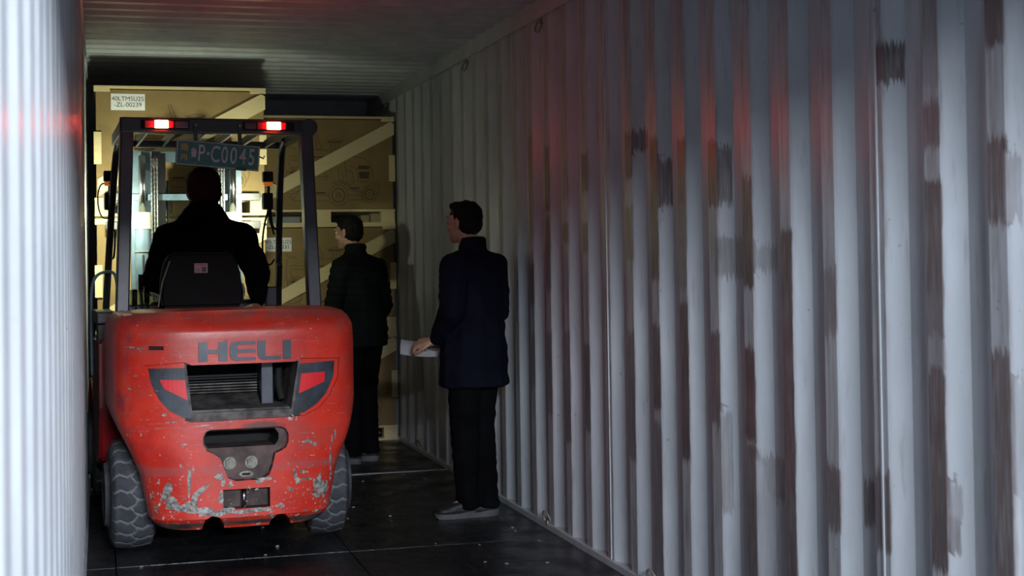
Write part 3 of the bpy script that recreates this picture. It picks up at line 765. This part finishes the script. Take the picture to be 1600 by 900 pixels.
# number plate, hanging slightly tilted
PT = Matrix.Translation((-.010, .250, 1.947)) @ Matrix.Rotation(R(4.6), 4, 'Y')
def pm(bmx): bmx.transform(PT); return bmx
pl = obj('number_plate', pm(bx(-.215, .215, -.004, .004, -.066, .066, .002)), M['plate'], FK, 'green number plate with white characters')
b = bmesh.new()
for a in ((-.211, .211, .0595, .0625), (-.211, .211, -.0625, -.0595), (-.211, -.208, -.062, .062), (.208, .211, -.062, .062)): box(b, a[0], a[1], -.0052, -.004, a[2], a[3])
obj('plate_border', pm(b), M['platewhite'], pl)
def ptxt(body, x, z, size, mat, sx=1, w=.0008):
    me = text_mesh(body, size, PT @ Matrix.Translation((x, -.0054, z)) @ FRONT @ Matrix.Diagonal((sx, 1, 1, 1)), w); return link('plate_lettering', me, mat, pl)
ptxt('\u573a', -.172, .024, .040, M['plateyellow']); ptxt('\u5185', -.172, -.026, .036, M['plateyellow'])
ptxt('\u9c81', -.124, .0, .052, M['platewhite'], .68)
for ch, x in (('P', -.086), ('C', -.014), ('0', .034), ('0', .080), ('4', .128), ('5', .174)): ptxt(ch, x, 0, .122, M['platewhite'], .60, .0006)
ptxt('\u00b7', -.051, .0, .10, M['platewhite'], 1, .002)
b = bmesh.new(); box(b, .095, .150, -.008, -.003, -.070, -.052); obj('plate_clip', pm(b), M['black'], pl)
b = bmesh.new()
for x, z in ((-.115, .052), (.112, .052), (-.115, -.052), (.100, -.050)): cyl(b, (x, -.006, z), .006, .004, 'Y', 10)
obj('plate_screw', pm(b), M['bolt'], pl)
b = bmesh.new(); tube(b, [(.200, .30, 1.95), (.235, .30, 1.935), (.240, .30, 1.95)], .004, 6); obj('wire_hook', b, M['black'], FK)

# seat
b = bmesh.new()
sp = [(-.255, 1.14), (-.268, 1.20), (-.262, 1.33), (-.235, 1.42), (-.205, 1.447), (.115, 1.447), (.145, 1.42), (.168, 1.33), (.188, 1.20), (.182, 1.14)]
obj('seat_shell', (lambda q: (bmesh.ops.bevel(q, geom=q.edges[:], offset=.018, segments=3, affect='EDGES'), q)[1])(prism(sp, .72, .80)), M['seat'], FK, auto=40)
obj('seat_back', prism([(-.24, 1.10), (-.25, 1.3), (-.20, 1.43), (.11, 1.43), (.16, 1.3), (.17, 1.10)], .80, .85), M['driver'], FK)
obj('seat_cushion', bx(-.26, .20, .80, 1.28, 1.03, 1.12, .04), M['driver'], FK)
b = bmesh.new(); tube(b, [(-.215, .715, 1.40), (-.24, .715, 1.33), (-.258, .715, 1.27), (-.278, .72, 1.15)], .004, 6, 4); obj('seat_piping', b, M['bolt'], FK)
b = bmesh.new(); tube(b, [(.182, .75, 1.27), (.192, .75, 1.22), (.175, .75, 1.18)], .006, 6, 4); obj('belt_buckle', b, M['bolt'], FK)
nt = obj('seat_notice', bx(-.083, -.012, .7165, .7205, 1.333, 1.385), M['pink'], FK, 'small pink printed notice on the seat shell')
b = bmesh.new()
for k in range(4): box(b, -.079, -.050, .7155, .7165, 1.341 + k * .006, 1.343 + k * .006)
box(b, -.079, -.018, .7155, .7165, 1.374, 1.379); obj('notice_print', b, M['cap'], nt)
obj('notice_print', bx(-.044, -.018, .7155, .7165, 1.338, 1.366), M['cap'], nt)
# controls
for x, y, h in ((-.333, 1.18, 1.325), (-.300, 1.16, 1.25), (-.365, 1.2, 1.24)):
    b = bmesh.new(); tube(b, [(x + .01, y, 1.10), (x, y + .01, h - .06)], .007, 8); lv = obj('lever', b, M['black'], FK)
    b = bmesh.new(); tube(b, [(x, y + .01, h - .09), (x, y + .01, h)], .014, 10); obj('lever_grip', b, M['plastic'], lv, smooth=True)
b = bmesh.new(); n = 28; T = Matrix.Translation((-.03, 1.30, 1.22)) @ Matrix.Rotation(R(35), 4, 'X')
tube(b, [T @ Vector((.16 * math.cos(2 * PI * k / n), .16 * math.sin(2 * PI * k / n), 0)) for k in range(n)], .013, 8, closed=True)
for a in (0, 2.1, 4.2): tube(b, [T @ Vector((0, 0, -.02)), T @ Vector((.15 * math.cos(a), .15 * math.sin(a), 0))], .009, 6)
tube(b, [T @ Vector((0, 0, 0)), (-.03, 1.42, 1.0)], .02, 8); obj('steering_wheel', b, M['plastic'], FK, smooth=True)
yb = prism([(-.43, 1.150), (-.43, 1.195), (-.405, 1.235), (-.29, 1.235), (-.26, 1.205), (-.26, 1.150)], 1.26, 1.40)
bmesh.ops.bevel(yb, geom=yb.edges[:], offset=.010, segments=2, affect='EDGES'); obj('dash_cover', yb, M['yellow'], FK, 'lime yellow moulded cover', auto=40)
obj('lit_button', bx(.055, .080, .62, .65, 1.055, 1.140, .004), M['gauge'], FK)

# work lamps, direction lamps, mirrors' brackets and cables on the front pillars
for s, nm in ((-1, 'left'), (1, 'right')):
    x = s * .488; hx = -.496 if s < 0 else .418
    hs = obj('work_lamp', bx(hx - .030, hx + .030, 1.27, 1.345, 1.70, 1.80, .010), M['plastic'], FK)
    b = bmesh.new(); cyl(b, (hx, 1.348, 1.75), .027, .006, 'Y', 24); obj('work_lens', b, M['worklens'], hs, 'lit white lamp face')
    dl = obj('direction_lamp', bx(hx - .034, hx + .026, 1.235, 1.29, 1.862, 1.925, .008), M['plastic'], FK)
    obj('amber_lens', bx(hx - .030, hx + .022, 1.228, 1.290, 1.838, 1.862, .006), M['amber'], dl, 'amber lens')
    b = bmesh.new(); tube(b, [(hx, 1.26, 1.84), (hx, 1.28, 1.80)], .010, 8); obj('lamp_stem', b, M['black'], FK)
    b = bmesh.new(); tube(b, [(s * .46, 1.22, 1.845), (s * .535, 1.24, 1.85), (s * .560, 1.25, 1.80), (s * .560, 1.26, 1.72), (s * .535, 1.27, 1.655), (s * .475, 1.27, 1.660)] if s < 0 else
                          [(.43, 1.24, 1.86), (.468, 1.25, 1.845), (.476, 1.25, 1.80), (.476, 1.26, 1.74), (.456, 1.27, 1.69)], .0042, 6, 5); obj('lamp_guard', b, M['plastic'] if s < 0 else M['chrome'], FK, smooth=True)
b = bmesh.new(); tube(b, [(-.495, 1.36, 1.59), (-.468, 1.36, 1.585), (-.462, 1.37, 1.55), (-.468, 1.40, 1.43), (-.490, 1.41, 1.425), (-.505, 1.42, 1.435)], .0065, 6, 4); obj('grab_handle', b, M['black'], FK, smooth=True)
for pts in ([(.425, 1.30, 1.70), (.400, 1.30, 1.62), (.388, 1.32, 1.50), (.400, 1.34, 1.40), (.440, 1.38, 1.37), (.47, 1.40, 1.40)],
            [(.435, 1.30, 1.70), (.448, 1.30, 1.60), (.490, 1.32, 1.56), (.500, 1.34, 1.45), (.480, 1.38, 1.37)], [(.425, 1.30, 1.70), (.430, 1.3, 1.64), (.46, 1.33, 1.55)]):
    b = bmesh.new(); tube(b, pts, .006, 6, 6); obj('lamp_cable', b, M['plastic'], FK, smooth=True)
b = bmesh.new(); beam(b, (.495, 1.36, 1.38), (.500, 1.42, 1.24), .035, .04, bev=.008); obj('junction_box', b, M['black'], FK)
b = bmesh.new(); tube(b, [(-.600, 1.3, .75), (-.603, 1.3, 1.0), (-.600, 1.3, 1.22), (-.582, 1.3, 1.305), (-.535, 1.3, 1.340), (-.470, 1.31, 1.328), (-.45, 1.33, 1.20)], .009, 8, 6); obj('air_hose', b, M['blue'], FK, 'pale blue hose arched beside the pillar', smooth=True)
b = bmesh.new(); box(b, .40, .47, 1.28, 1.46, 1.12, 1.24, .01); obj('side_console', b, M['black'], FK)

# mast
MY = 1.80
for s in (-1, 1):
    b = bmesh.new(); x = s * .275
    box(b, x - .062, x + .062, MY, MY + .018, .12, 2.08); xs = x + s * .05; box(b, min(x + s * .045, x + s * .062), max(x + s * .045, x + s * .062), MY + .018, MY + .10, .12, 2.08); box(b, x - .06, x + .06, MY + .10, MY + .118, .12, 2.08)
    up = obj('mast_upright', b, M['mast'], FK)
    b = bmesh.new(); tube(b, [(s * .275, MY - .045, .25), (s * .275, MY - .045, 1.62)], .046, 20); c_ = obj('lift_cylinder', b, M['mast'], FK, auto=50)
    b = bmesh.new(); tube(b, [(s * .275, MY - .045, 1.60), (s * .275, MY - .045, 1.70)], .054, 20); obj('cylinder_gland', b, simple('cream_ring', (.62, .60, .42), .4), c_, auto=50)
    b = bmesh.new(); tube(b, [(s * .275, MY - .045, 1.70), (s * .275, MY - .045, 2.05)], .022, 16); obj('piston_rod', b, M['chrome'], c_, smooth=True)
    b = bmesh.new(); tube(b, [(s * .275, MY - .098, .9), (s * .275, MY - .10, 1.3), (s * .275 , MY - .09, 1.44)], .006, 8); obj('oil_pipe', b, M['black'], c_)
    b = bmesh.new(); tube(b, [(s * .275 + .050 * math.cos(a * PI / 8), MY - .045 + .050 * math.sin(a * PI / 8), 1.46) for a in range(16)], .005, 6, closed=True); obj('hose_clamp', b, M['bolt'], c_)
    # leaf chain, link by link
    ch = bpy.data.objects.new('lift_chain', None); COL.objects.link(ch); ch.parent = FK; ch.location = (s * .202, MY - .055, .92)
    lk = bmesh.new(); box(lk, -.020, -.013, -.011, .011, 0, .034, .003); box(lk, .013, .020, -.011, .011, 0, .034, .003); box(lk, -.004, .004, -.011, .011, 0, .034, .003); cyl(lk, (0, 0, .008), .006, .046, 'X', 8); cyl(lk, (0, 0, .028), .006, .046, 'X', 8)
    l0 = None; z = .92
    while z < 2.02:
        if l0 is None: l0 = obj('chain_link', lk, M['chain'], ch)
        else:
            l1 = l0.copy(); COL.objects.link(l1); l0_ = l1; l1.location = (0, .0, z - .92)
            l1.scale = (1, 1, 1)
        z += .030
    b = bmesh.new(); cyl(b, (s * .202, MY - .02, 2.00), .046, .030, 'X', 24); obj('chain_pulley', b, M['chain'], FK, auto=40)
obj('mast_crossbar', bx(-.345, .345, MY - .03, MY + .0, 1.775, 1.815, .004), M['mast'], FK)
obj('mast_crossbar', bx(-.345, .345, MY + .12, MY + .14, 2.02, 2.09, .004), M['mast'], FK)
obj('mast_crossbar', bx(-.345, .345, MY - .02, MY + .02, .70, .78, .004), M['mast'], FK)
for s in (-1, 1):
    b = bmesh.new(); box(b, s * .165 - .038, s * .165 + .038, MY + .02, MY + .11, .30, 2.07); obj('inner_upright', b, M['black'], FK)
for z in (1.60, 1.78): obj('carriage_bar', bx(-.48, .48, MY + .152, MY + .182, z, z + .05, .004), M['black'], FK)
for s in (-1, 1):
    b = bmesh.new(); box(b, s * .25 - .05, s * .25 + .05, MY + .183, MY + .22, 1.70, 1.84); obj('fork', b, M['black'], FK)
b = bmesh.new(); tube(b, [(-.115, MY + .02, 1.0), (-.115, MY + .02, 1.9)], .009, 8); tube(b, [(.11, MY + .02, 1.0), (.118, MY + .02, 1.9)], .009, 8); obj('hydraulic_hose', b, M['plastic'], FK, smooth=True)
# work lamp light
def spot(name, loc, parent, power, ang, rx, rz=0):
    l = bpy.data.lights.new(name, 'SPOT'); l.energy = power; l.spot_size = R(ang); l.spot_blend = 1.0; l.color = (.93, 1.0, .70); l.shadow_soft_size = .025
    o = bpy.data.objects.new(name, l); COL.objects.link(o); o.parent = parent; o.location = loc; o.rotation_euler = (R(rx), 0, R(rz))
for sx in (-.496, .418):     # flood of each lamp, with its brighter lower beam
    spot('work_light', (sx, 1.37, 1.75), FK, 28, 155, 92, 14 if sx > 0 else 0)
    spot('work_beam', (sx, 1.37, 1.75), FK, 48, 105, 74, 18 if sx > 0 else 0)

# ------------------------------------------------------------------ people
def rotz(p, a): c, s = math.cos(a), math.sin(a); return (p[0] * c - p[1] * s, p[0] * s + p[1] * c, p[2])
def head_prims(hc, yaw, pitch=0, nk=None):
    T = Matrix.Translation(hc) @ Matrix.Rotation(yaw, 4, 'Z') @ Matrix.Rotation(pitch, 4, 'X')
    P = [[((0, -.008, .030), (.076, .094, .088))], [((0, .030, -.028), (.059, .062, .078))], [((0, .048, -.075), (.038, .036, .034)), ((0, .066, -.092), (.020, .018, .016))],
         [((0, .084, .012), (.009, .010, .012)), ((0, .097, -.022), (.015, .013, .010))], [((-.034, .078, .030), (.018, .013, .009)), ((.034, .078, .030), (.018, .013, .009))],
         [((-.040, .062, -.022), (.022, .024, .022))], [((.040, .062, -.022), (.022, .024, .022))], [((0, .086, -.050), (.024, .011, .006))], [((0, .084, -.060), (.021, .011, .007))],
         [((-.077, -.008, .012), (.008, .019, .020)), ((-.075, -.002, -.022), (.007, .010, .012))], [((.077, -.008, .012), (.008, .019, .020)), ((.075, -.002, -.022), (.007, .010, .012))]]
    return P, T
def hand_prims(w, d, side, curl=.6, spread=1.0, nrm=(0, 0, 1)):
    """w wrist, d finger direction, nrm back of hand; returns hull groups: palm, four fingers, thumb"""
    w, d, n = Vector(w), Vector(d).normalized(), Vector(nrm).normalized(); a = d.cross(n).normalized() * side; n = a.cross(d).normalized() * side
    G = [[(w, (.026, .026, .022)), (w + d * .045 + a * .026, .014), (w + d * .085 + a * .030, .012), (w + d * .085 - a * .030, .012), (w + d * .045 - a * .026, .014)]]
    for k, (o, L) in enumerate(((.031, .072), (.011, .082), (-.010, .077), (-.030, .060))):
        p = w + d * .088 + a * o; g = [p]; dd = d.copy()
        for j, f in enumerate((.45, .31, .24)):
            dd = (Matrix.Rotation(-curl * (.7 + .3 * j) * side, 3, a) @ dd); p = p + dd * L * f; g.append(p)
        for j, (q, r_) in enumerate(zip(zip(g, g[1:]), (.0088, .0080, .0072))): G.append([(q[0], r_), (q[1], r_ * .93)])
    p0 = w + d * .025 + a * .024; p1 = p0 + d * .032 + a * .022 - n * .008; p2 = p1 + d * .030 + a * .004 - n * .012; p3 = p2 + d * .022 - n * .010 - a * .004
    G += [[(p0, .014), (p1, .0105)], [(p1, .0100), (p2, .0092)], [(p2, .0090), (p3, .0078)]]
    return G
def wrinkle(amp, sc=(7, 7, 16), quilt=None):
    def f(co, n):
        d = amp * noise.noise((co.x * sc[0], co.y * sc[1], co.z * sc[2])) + amp * .5 * noise.noise((co.x * 19 + 5, co.y * 19, co.z * 34))
        if quilt: d += quilt[1] * (abs(math.sin(PI * co.z / quilt[0])) ** .5 - .6)
        return d
    return f
def figure(P, J, body_r, jacket, jmat, trmat, hatmat=None, quilt=None, skirt=.0, head_yaw=0, head_pitch=0, hands=(), collar='stand', wr=.006, shoes=(), jl='jacket'):
    """P: parent; J: dict of joints"""
    V = {k: Vector(v) for k, v in J.items()}
    hp, T = head_prims(V['head'], head_yaw, head_pitch)
    bm = hullset(hp, T)
    g = [[(V['neck'], (.058, .058, .05)), (V['head'] + Vector((0, 0, -.05)), (.052, .056, .05))],
         [(V['neck'] - Vector((0, 0, .04)), (.09, .07, .04)), (V['shl'], .05), (V['shr'], .05), (V['chest'], (.145, .10, .12))],
         [(V['chest'], (.14, .10, .12)), (V['waist'], (.125, .09, .08))], [(V['waist'], (.125, .09, .08)), (V['hipl'], .09), (V['hipr'], .09)]]
    for s in 'lr':
        g += [[(V['sh' + s], .05), (V['el' + s], .038)], [(V['el' + s], .038), (V['wr' + s], .025)], [(V['hip' + s], .085), (V['kn' + s], .055)], [(V['kn' + s], .052), (V['an' + s], .036)], [(V['an' + s], .030), (V['an' + s] * .35 + V['toe' + s] * .65 + Vector((0, 0, .0)), .018)]]
    for h in hands: g += hand_prims(*h)
    b2 = hullset(g); tmp = bpy.data.meshes.new('x'); b2.to_mesh(tmp); b2.free(); bm.from_mesh(tmp)
    blob('body', bm, .0048, M['skin'], P, 3)
    for s in (-1, 1):
        b = bmesh.new(); bmesh.ops.create_uvsphere(b, u_segments=14, v_segments=10, radius=.0115, matrix=T @ Matrix.Translation((s * .032, .0725, .008))); obj('eye', b, M['eye'], P, smooth=True)
    # hair or hat
    hm = [[((0, -.018, .048), (.084, .094, .080)), ((0, -.045, -.010), (.074, .062, .060))], [((-.070, -.030, .02), (.014, .040, .044)), ((-.068, .012, .040), (.010, .016, .030))], [((.070, -.030, .02), (.014, .040, .044)), ((.068, .012, .040), (.010, .016, .030))], [((0, .045, .090), (.050, .040, .028))]]
    if hatmat: hm = [[((0, -.008, .040), (.104, .116, .102)), ((0, -.03, -.035), (.100, .090, .06))], [((0, -.008, .0), (.106, .110, .034))]]
    blob('knit_hat' if hatmat else 'hair', hm, .006, hatmat or M['hair'], P, 3, lambda co, n: .004 * noise.noise(co * 55) + .003 * noise.noise(co * 18), mtx=T)
    # jacket: torso, arms, collar
    j = list(jacket(V))
    blob(jl, j, .0075, jmat, P, 5, wrinkle(wr, quilt=quilt))
    # trousers
    t = [[(V['hipl'], (.105, .105, .10)), (V['hipr'], (.105, .105, .10)), (V['waist'] - Vector((0, 0, .02)), (.13, .10, .06))]]
    for s in 'lr':
        a = V['an' + s] - (V['kn' + s] - V['an' + s]) * .07
        t += [[(V['hip' + s], .105), (V['kn' + s], (.077, .08, .075))], [(V['kn' + s], (.077, .08, .075)), (a + (V['kn' + s] - a) * .12, (.060, .066, .05))], [(a + (V['kn' + s] - a) * .12, (.060, .066, .05)), (a, (.064, .072, .024))]]
    blob('trousers', t, .0085, trmat, P, 4, wrinkle(.006, (9, 9, 22)))
    for s in 'lr':
        an, to = V['an' + s], V['toe' + s]; d = (to - an); d.z = 0; L = d.length; d.normalize()
        heel = Vector((an.x, an.y, 0)) - d * .055; tip = Vector((to.x, to.y, 0)) + d * .015; z0 = min(an.z - .09, 0.0) if an.z < .2 else an.z - .09
        up = Vector((0, 0, 1))
        sh = [[(heel + up * (z0 + .055) + d * .03, (.038, .038, .034)), (an + up * (-.02), (.045, .047, .03))], [(heel + up * (z0 + .05) + d * .03, .036), (tip + up * (z0 + .042) - d * .045, (.044, .044, .026))], [(an - up * .015, (.042, .044, .028)), (tip + up * (z0 + .05) - d * .07, (.040, .04, .028))]]
        so = blob('shoe', sh, .006, M['shoe'], P, 3)
        q = bmesh.new(); side = Vector((-d.y, d.x, 0)); n = 20; lo, hi = [], []
        c = (heel + tip) / 2; LL = (tip - heel).length / 2 + .012
        for k in range(n):
            a = 2 * PI * k / n; ca, sa = math.cos(a), math.sin(a)
            x_ = LL * math.copysign(abs(ca) ** .75, ca); y_ = .047 * math.copysign(abs(sa) ** .75, sa) * (1 + .08 * ca)
            lo.append(q.verts.new(c + d * x_ * .96 + side * y_ * .95 + up * (z0 + (.010 if ca > .9 else .001)))); hi.append(q.verts.new(c + d * x_ + side * y_ + up * (z0 + .030 + .008 * (ca < -.3))))
        q.faces.new(lo[::-1]); q.faces.new(hi)
        for k in range(n): q.faces.new((lo[k], lo[(k + 1) % n], hi[(k + 1) % n], hi[k]))
        obj('sole', q, M['sole'], so, auto=40)
    return V
def coat(hem, flare=.0, big=.0, col=True):
    def f(V):
        c = V['chest']; w = V['waist']; m = (V['hipl'] + V['hipr']) / 2
        up = Vector((0, 0, 1)); g = []
        g.append([(V['neck'] - up * .035, (.085, .075, .035)), (V['shl'], (.066 + big, .068 + big, .055)), (V['shr'], (.066 + big, .068 + big, .055)), (c + up * .03, (.175 + big, .125 + big, .09))])
        g.append([(c + up * .03, (.175 + big, .125 + big, .09)), (c - up * .08, (.178 + big, .132 + big, .08))])
        g.append([(c - up * .08, (.178 + big, .132 + big, .08)), (w, (.172 + big, .134 + big, .07)), (m + up * .03, (.182 + big, .145 + big, .05))])
        bot = Vector((m.x, m.y, hem)); g.append([(w, (.172 + big, .134 + big, .07)), (m + up * .03, (.188 + big, .155 + big, .07)), (bot, (.186 + big + flare, .150 + big + flare, .022))])
        for s in 'lr':
            g.append([(V['sh' + s], (.070 + big, .070 + big, .062)), (V['el' + s], .054 + big)])
            wr_ = V['wr' + s]; e = V['el' + s]; cu = e + (wr_ - e) * .97
            g.append([(e, .054 + big), (e + (wr_ - e) * .55, .047 + big * .7), (cu, (.041, .041, .036))])
        if col == 'hood':
            n = V['neck']; g.append([(n + up * .01 + Vector((0, -.035, 0)), (.105, .070, .060)), (n - up * .06, (.17, .09, .05))]); g.append([(n + up * .045 + Vector((0, -.02, 0)), (.085, .075, .03)), (n, (.11, .08, .04))])
        if col:
            n = V['neck']; g.append([(n - up * .02, (.084, .078, .025)), (n + up * .046, (.070, .070, .012))])
            g.append([(n + up * .028 + Vector((0, .050, -.012)), (.022, .018, .016)), (n + Vector((.0, .085, -.020)), (.016, .012, .012))])
        return g
    return f

# standing man by the right wall, holding papers
m1 = thing('person', 'standing man in a long navy jacket holding white papers by the right wall', 'person', (1.935, 7.56, 0), R(42))
J1 = dict(head=(-.015, .045, 1.582), neck=(0, -.005, 1.455), shl=(-.175, -.005, 1.365), shr=(.175, -.01, 1.365), chest=(0, -.01, 1.235), waist=(0, 0, 1.03), hipl=(-.085, 0, .90), hipr=(.085, 0, .90),
          ell=(-.228, -.02, 1.115), wrl=(-.135, .150, .955), elr=(.225, -.01, 1.10), wrr=(.06, .20, .94), knl=(-.055, .030, .48), knr=(.070, .01, .48), anl=(-.030, .035, .085), anr=(.060, -.035, .085), toel=(-.150, .135, .03), toer=(-.055, .065, .03))
V1 = figure(m1, J1, None, coat(.710, .012, .018), M['navy'], M['trouser'], head_yaw=R(4), head_pitch=R(2), jl='jacket', wr=.007,
            hands=[((-.137, .165, .948), (-.35, .95, -.16), -1, .75, 1, (-.5, 0, .8)), ((.045, .235, .925), (-.75, .65, -.05), 1, .8, 1, (.6, 0, .8))])
# the sheets he holds: thin stack slightly curled, held in the hands
pp = thing('paper_stack', 'white sheets of paper held in the navy-jacket man\'s hand', 'papers', (1.690, 7.80, .897), R(72))
pp.rotation_euler = (0, R(-21), R(76))
def sheets(n, dz, dx):
    b = bmesh.new(); nx, ny = 10, 6; g = []
    for i in range(nx + 1):
        row = []
        for j in range(ny + 1):
            u = i / nx; v = j / ny; row.append(b.verts.new(((v - .5) * .16 + dx, (u - .5) * .21, dz + .022 * (u - .2) ** 2 * 1.4 - .01 * (v - .5) ** 2 * 4)))
        g.append(row)
    for i in range(nx):
        for j in range(ny): b.faces.new((g[i][j], g[i + 1][j], g[i + 1][j + 1], g[i][j + 1]))
    bmesh.ops.solidify(b, geom=b.faces[:], thickness=n); return b
obj('sheet', sheets(.004, .012, 0), M['paper'], pp, smooth=False); obj('sheet', sheets(.001, .004, .01), M['paper'], pp); obj('sheet', sheets(.001, .0, -.008), M['paper'], pp)
pen = bmesh.new(); tube(pen, [(-.03, -.09, .028), (.0, -.02, .034), (.01, .03, .030)], .004, 8); tag(obj('pen', pen, M['bolt']), 'pale pen held against the white papers', 'pen')
bpy.data.objects['pen'].location = (1.70, 7.75, .868); bpy.data.objects['pen'].rotation_euler = (0, 0, R(60))

# second man in the puffer jacket
m2 = thing('person', 'man in a black quilted puffer jacket standing between truck and crates, looking left', 'person', (1.725, 9.86, 0), R(44))
J2 = dict(head=(-.02, .085, 1.575), neck=(-.015, .03, 1.450), shl=(-.165, .03, 1.355), shr=(.170, .0, 1.35), chest=(0, 0, 1.225), waist=(0, -.01, 1.02), hipl=(-.085, -.01, .90), hipr=(.085, -.01, .90),
          ell=(-.225, .06, 1.09), wrl=(-.15, .22, .93), elr=(.235, -.03, 1.07), wrr=(.21, .10, .85), knl=(-.10, .04, .48), knr=(.075, .02, .48), anl=(-.115, .0, .095), anr=(.06, -.02, .095), toel=(-.16, .15, .03), toer=(.02, .13, .03))
figure(m2, J2, None, coat(.80, .0, .010), M['puffer'], M['trouser'], quilt=(.052, .010), head_yaw=R(9), head_pitch=R(-4), wr=.005,
       hands=[((-.145, .235, .915), (.1, .6, -.7), -1, .6, 1, (-1, 0, .2)), ((.208, .115, .835), (0, .3, -1), 1, .5, 1, (1, 0, 0))], jl='puffer_jacket')

# driver
dr = thing('person', 'driver in a dark coat and knit hat seated on the red truck, seen from behind', 'person', (.614, 7.37, 0), R(3))
J3 = dict(head=(.005, 1.02, 1.800), neck=(-.005, .965, 1.675), shl=(-.185, .95, 1.555), shr=(.195, .95, 1.560), chest=(-.01, .945, 1.46), waist=(-.015, .935, 1.26), hipl=(-.10, .95, 1.19), hipr=(.09, .95, 1.19),
          ell=(-.270, 1.03, 1.300), wrl=(-.17, 1.22, 1.24), elr=(.300, .97, 1.330), wrr=(.318, 1.05, 1.155), knl=(-.14, 1.36, 1.20), knr=(.13, 1.36, 1.20), anl=(-.15, 1.42, .78), anr=(.13, 1.42, .78), toel=(-.16, 1.52, .73), toer=(.13, 1.52, .73))
figure(dr, J3, None, coat(1.17, .0, .022, 'hood'), M['driver'], M['trouser'], hatmat=M['hat'], head_yaw=R(3), head_pitch=R(-6), wr=.009,
       hands=[((-.16, 1.235, 1.245), (.2, .5, .35), -1, .9, 1, (-.2, 0, 1)), ((.305, 1.04, 1.132), (-.55, -.55, -.12), 1, .5, 1, (.2, .2, 1))], jl='coat')
rg = blob('rag', [[((.17, .60, 1.095), (.055, .03, .020)), ((.26, .62, 1.09), (.05, .03, .02))], [((.12, .62, 1.09), (.04, .03, .018))]], .006, M['bluecloth'], None, 2, lambda co, n: .006 * noise.noise(co * 40))
rg.location = (.614, 7.37, 0); rg.rotation_euler = (0, 0, R(3)); tag(rg, 'crumpled blue rag lying on the hood behind the seat', 'rag')
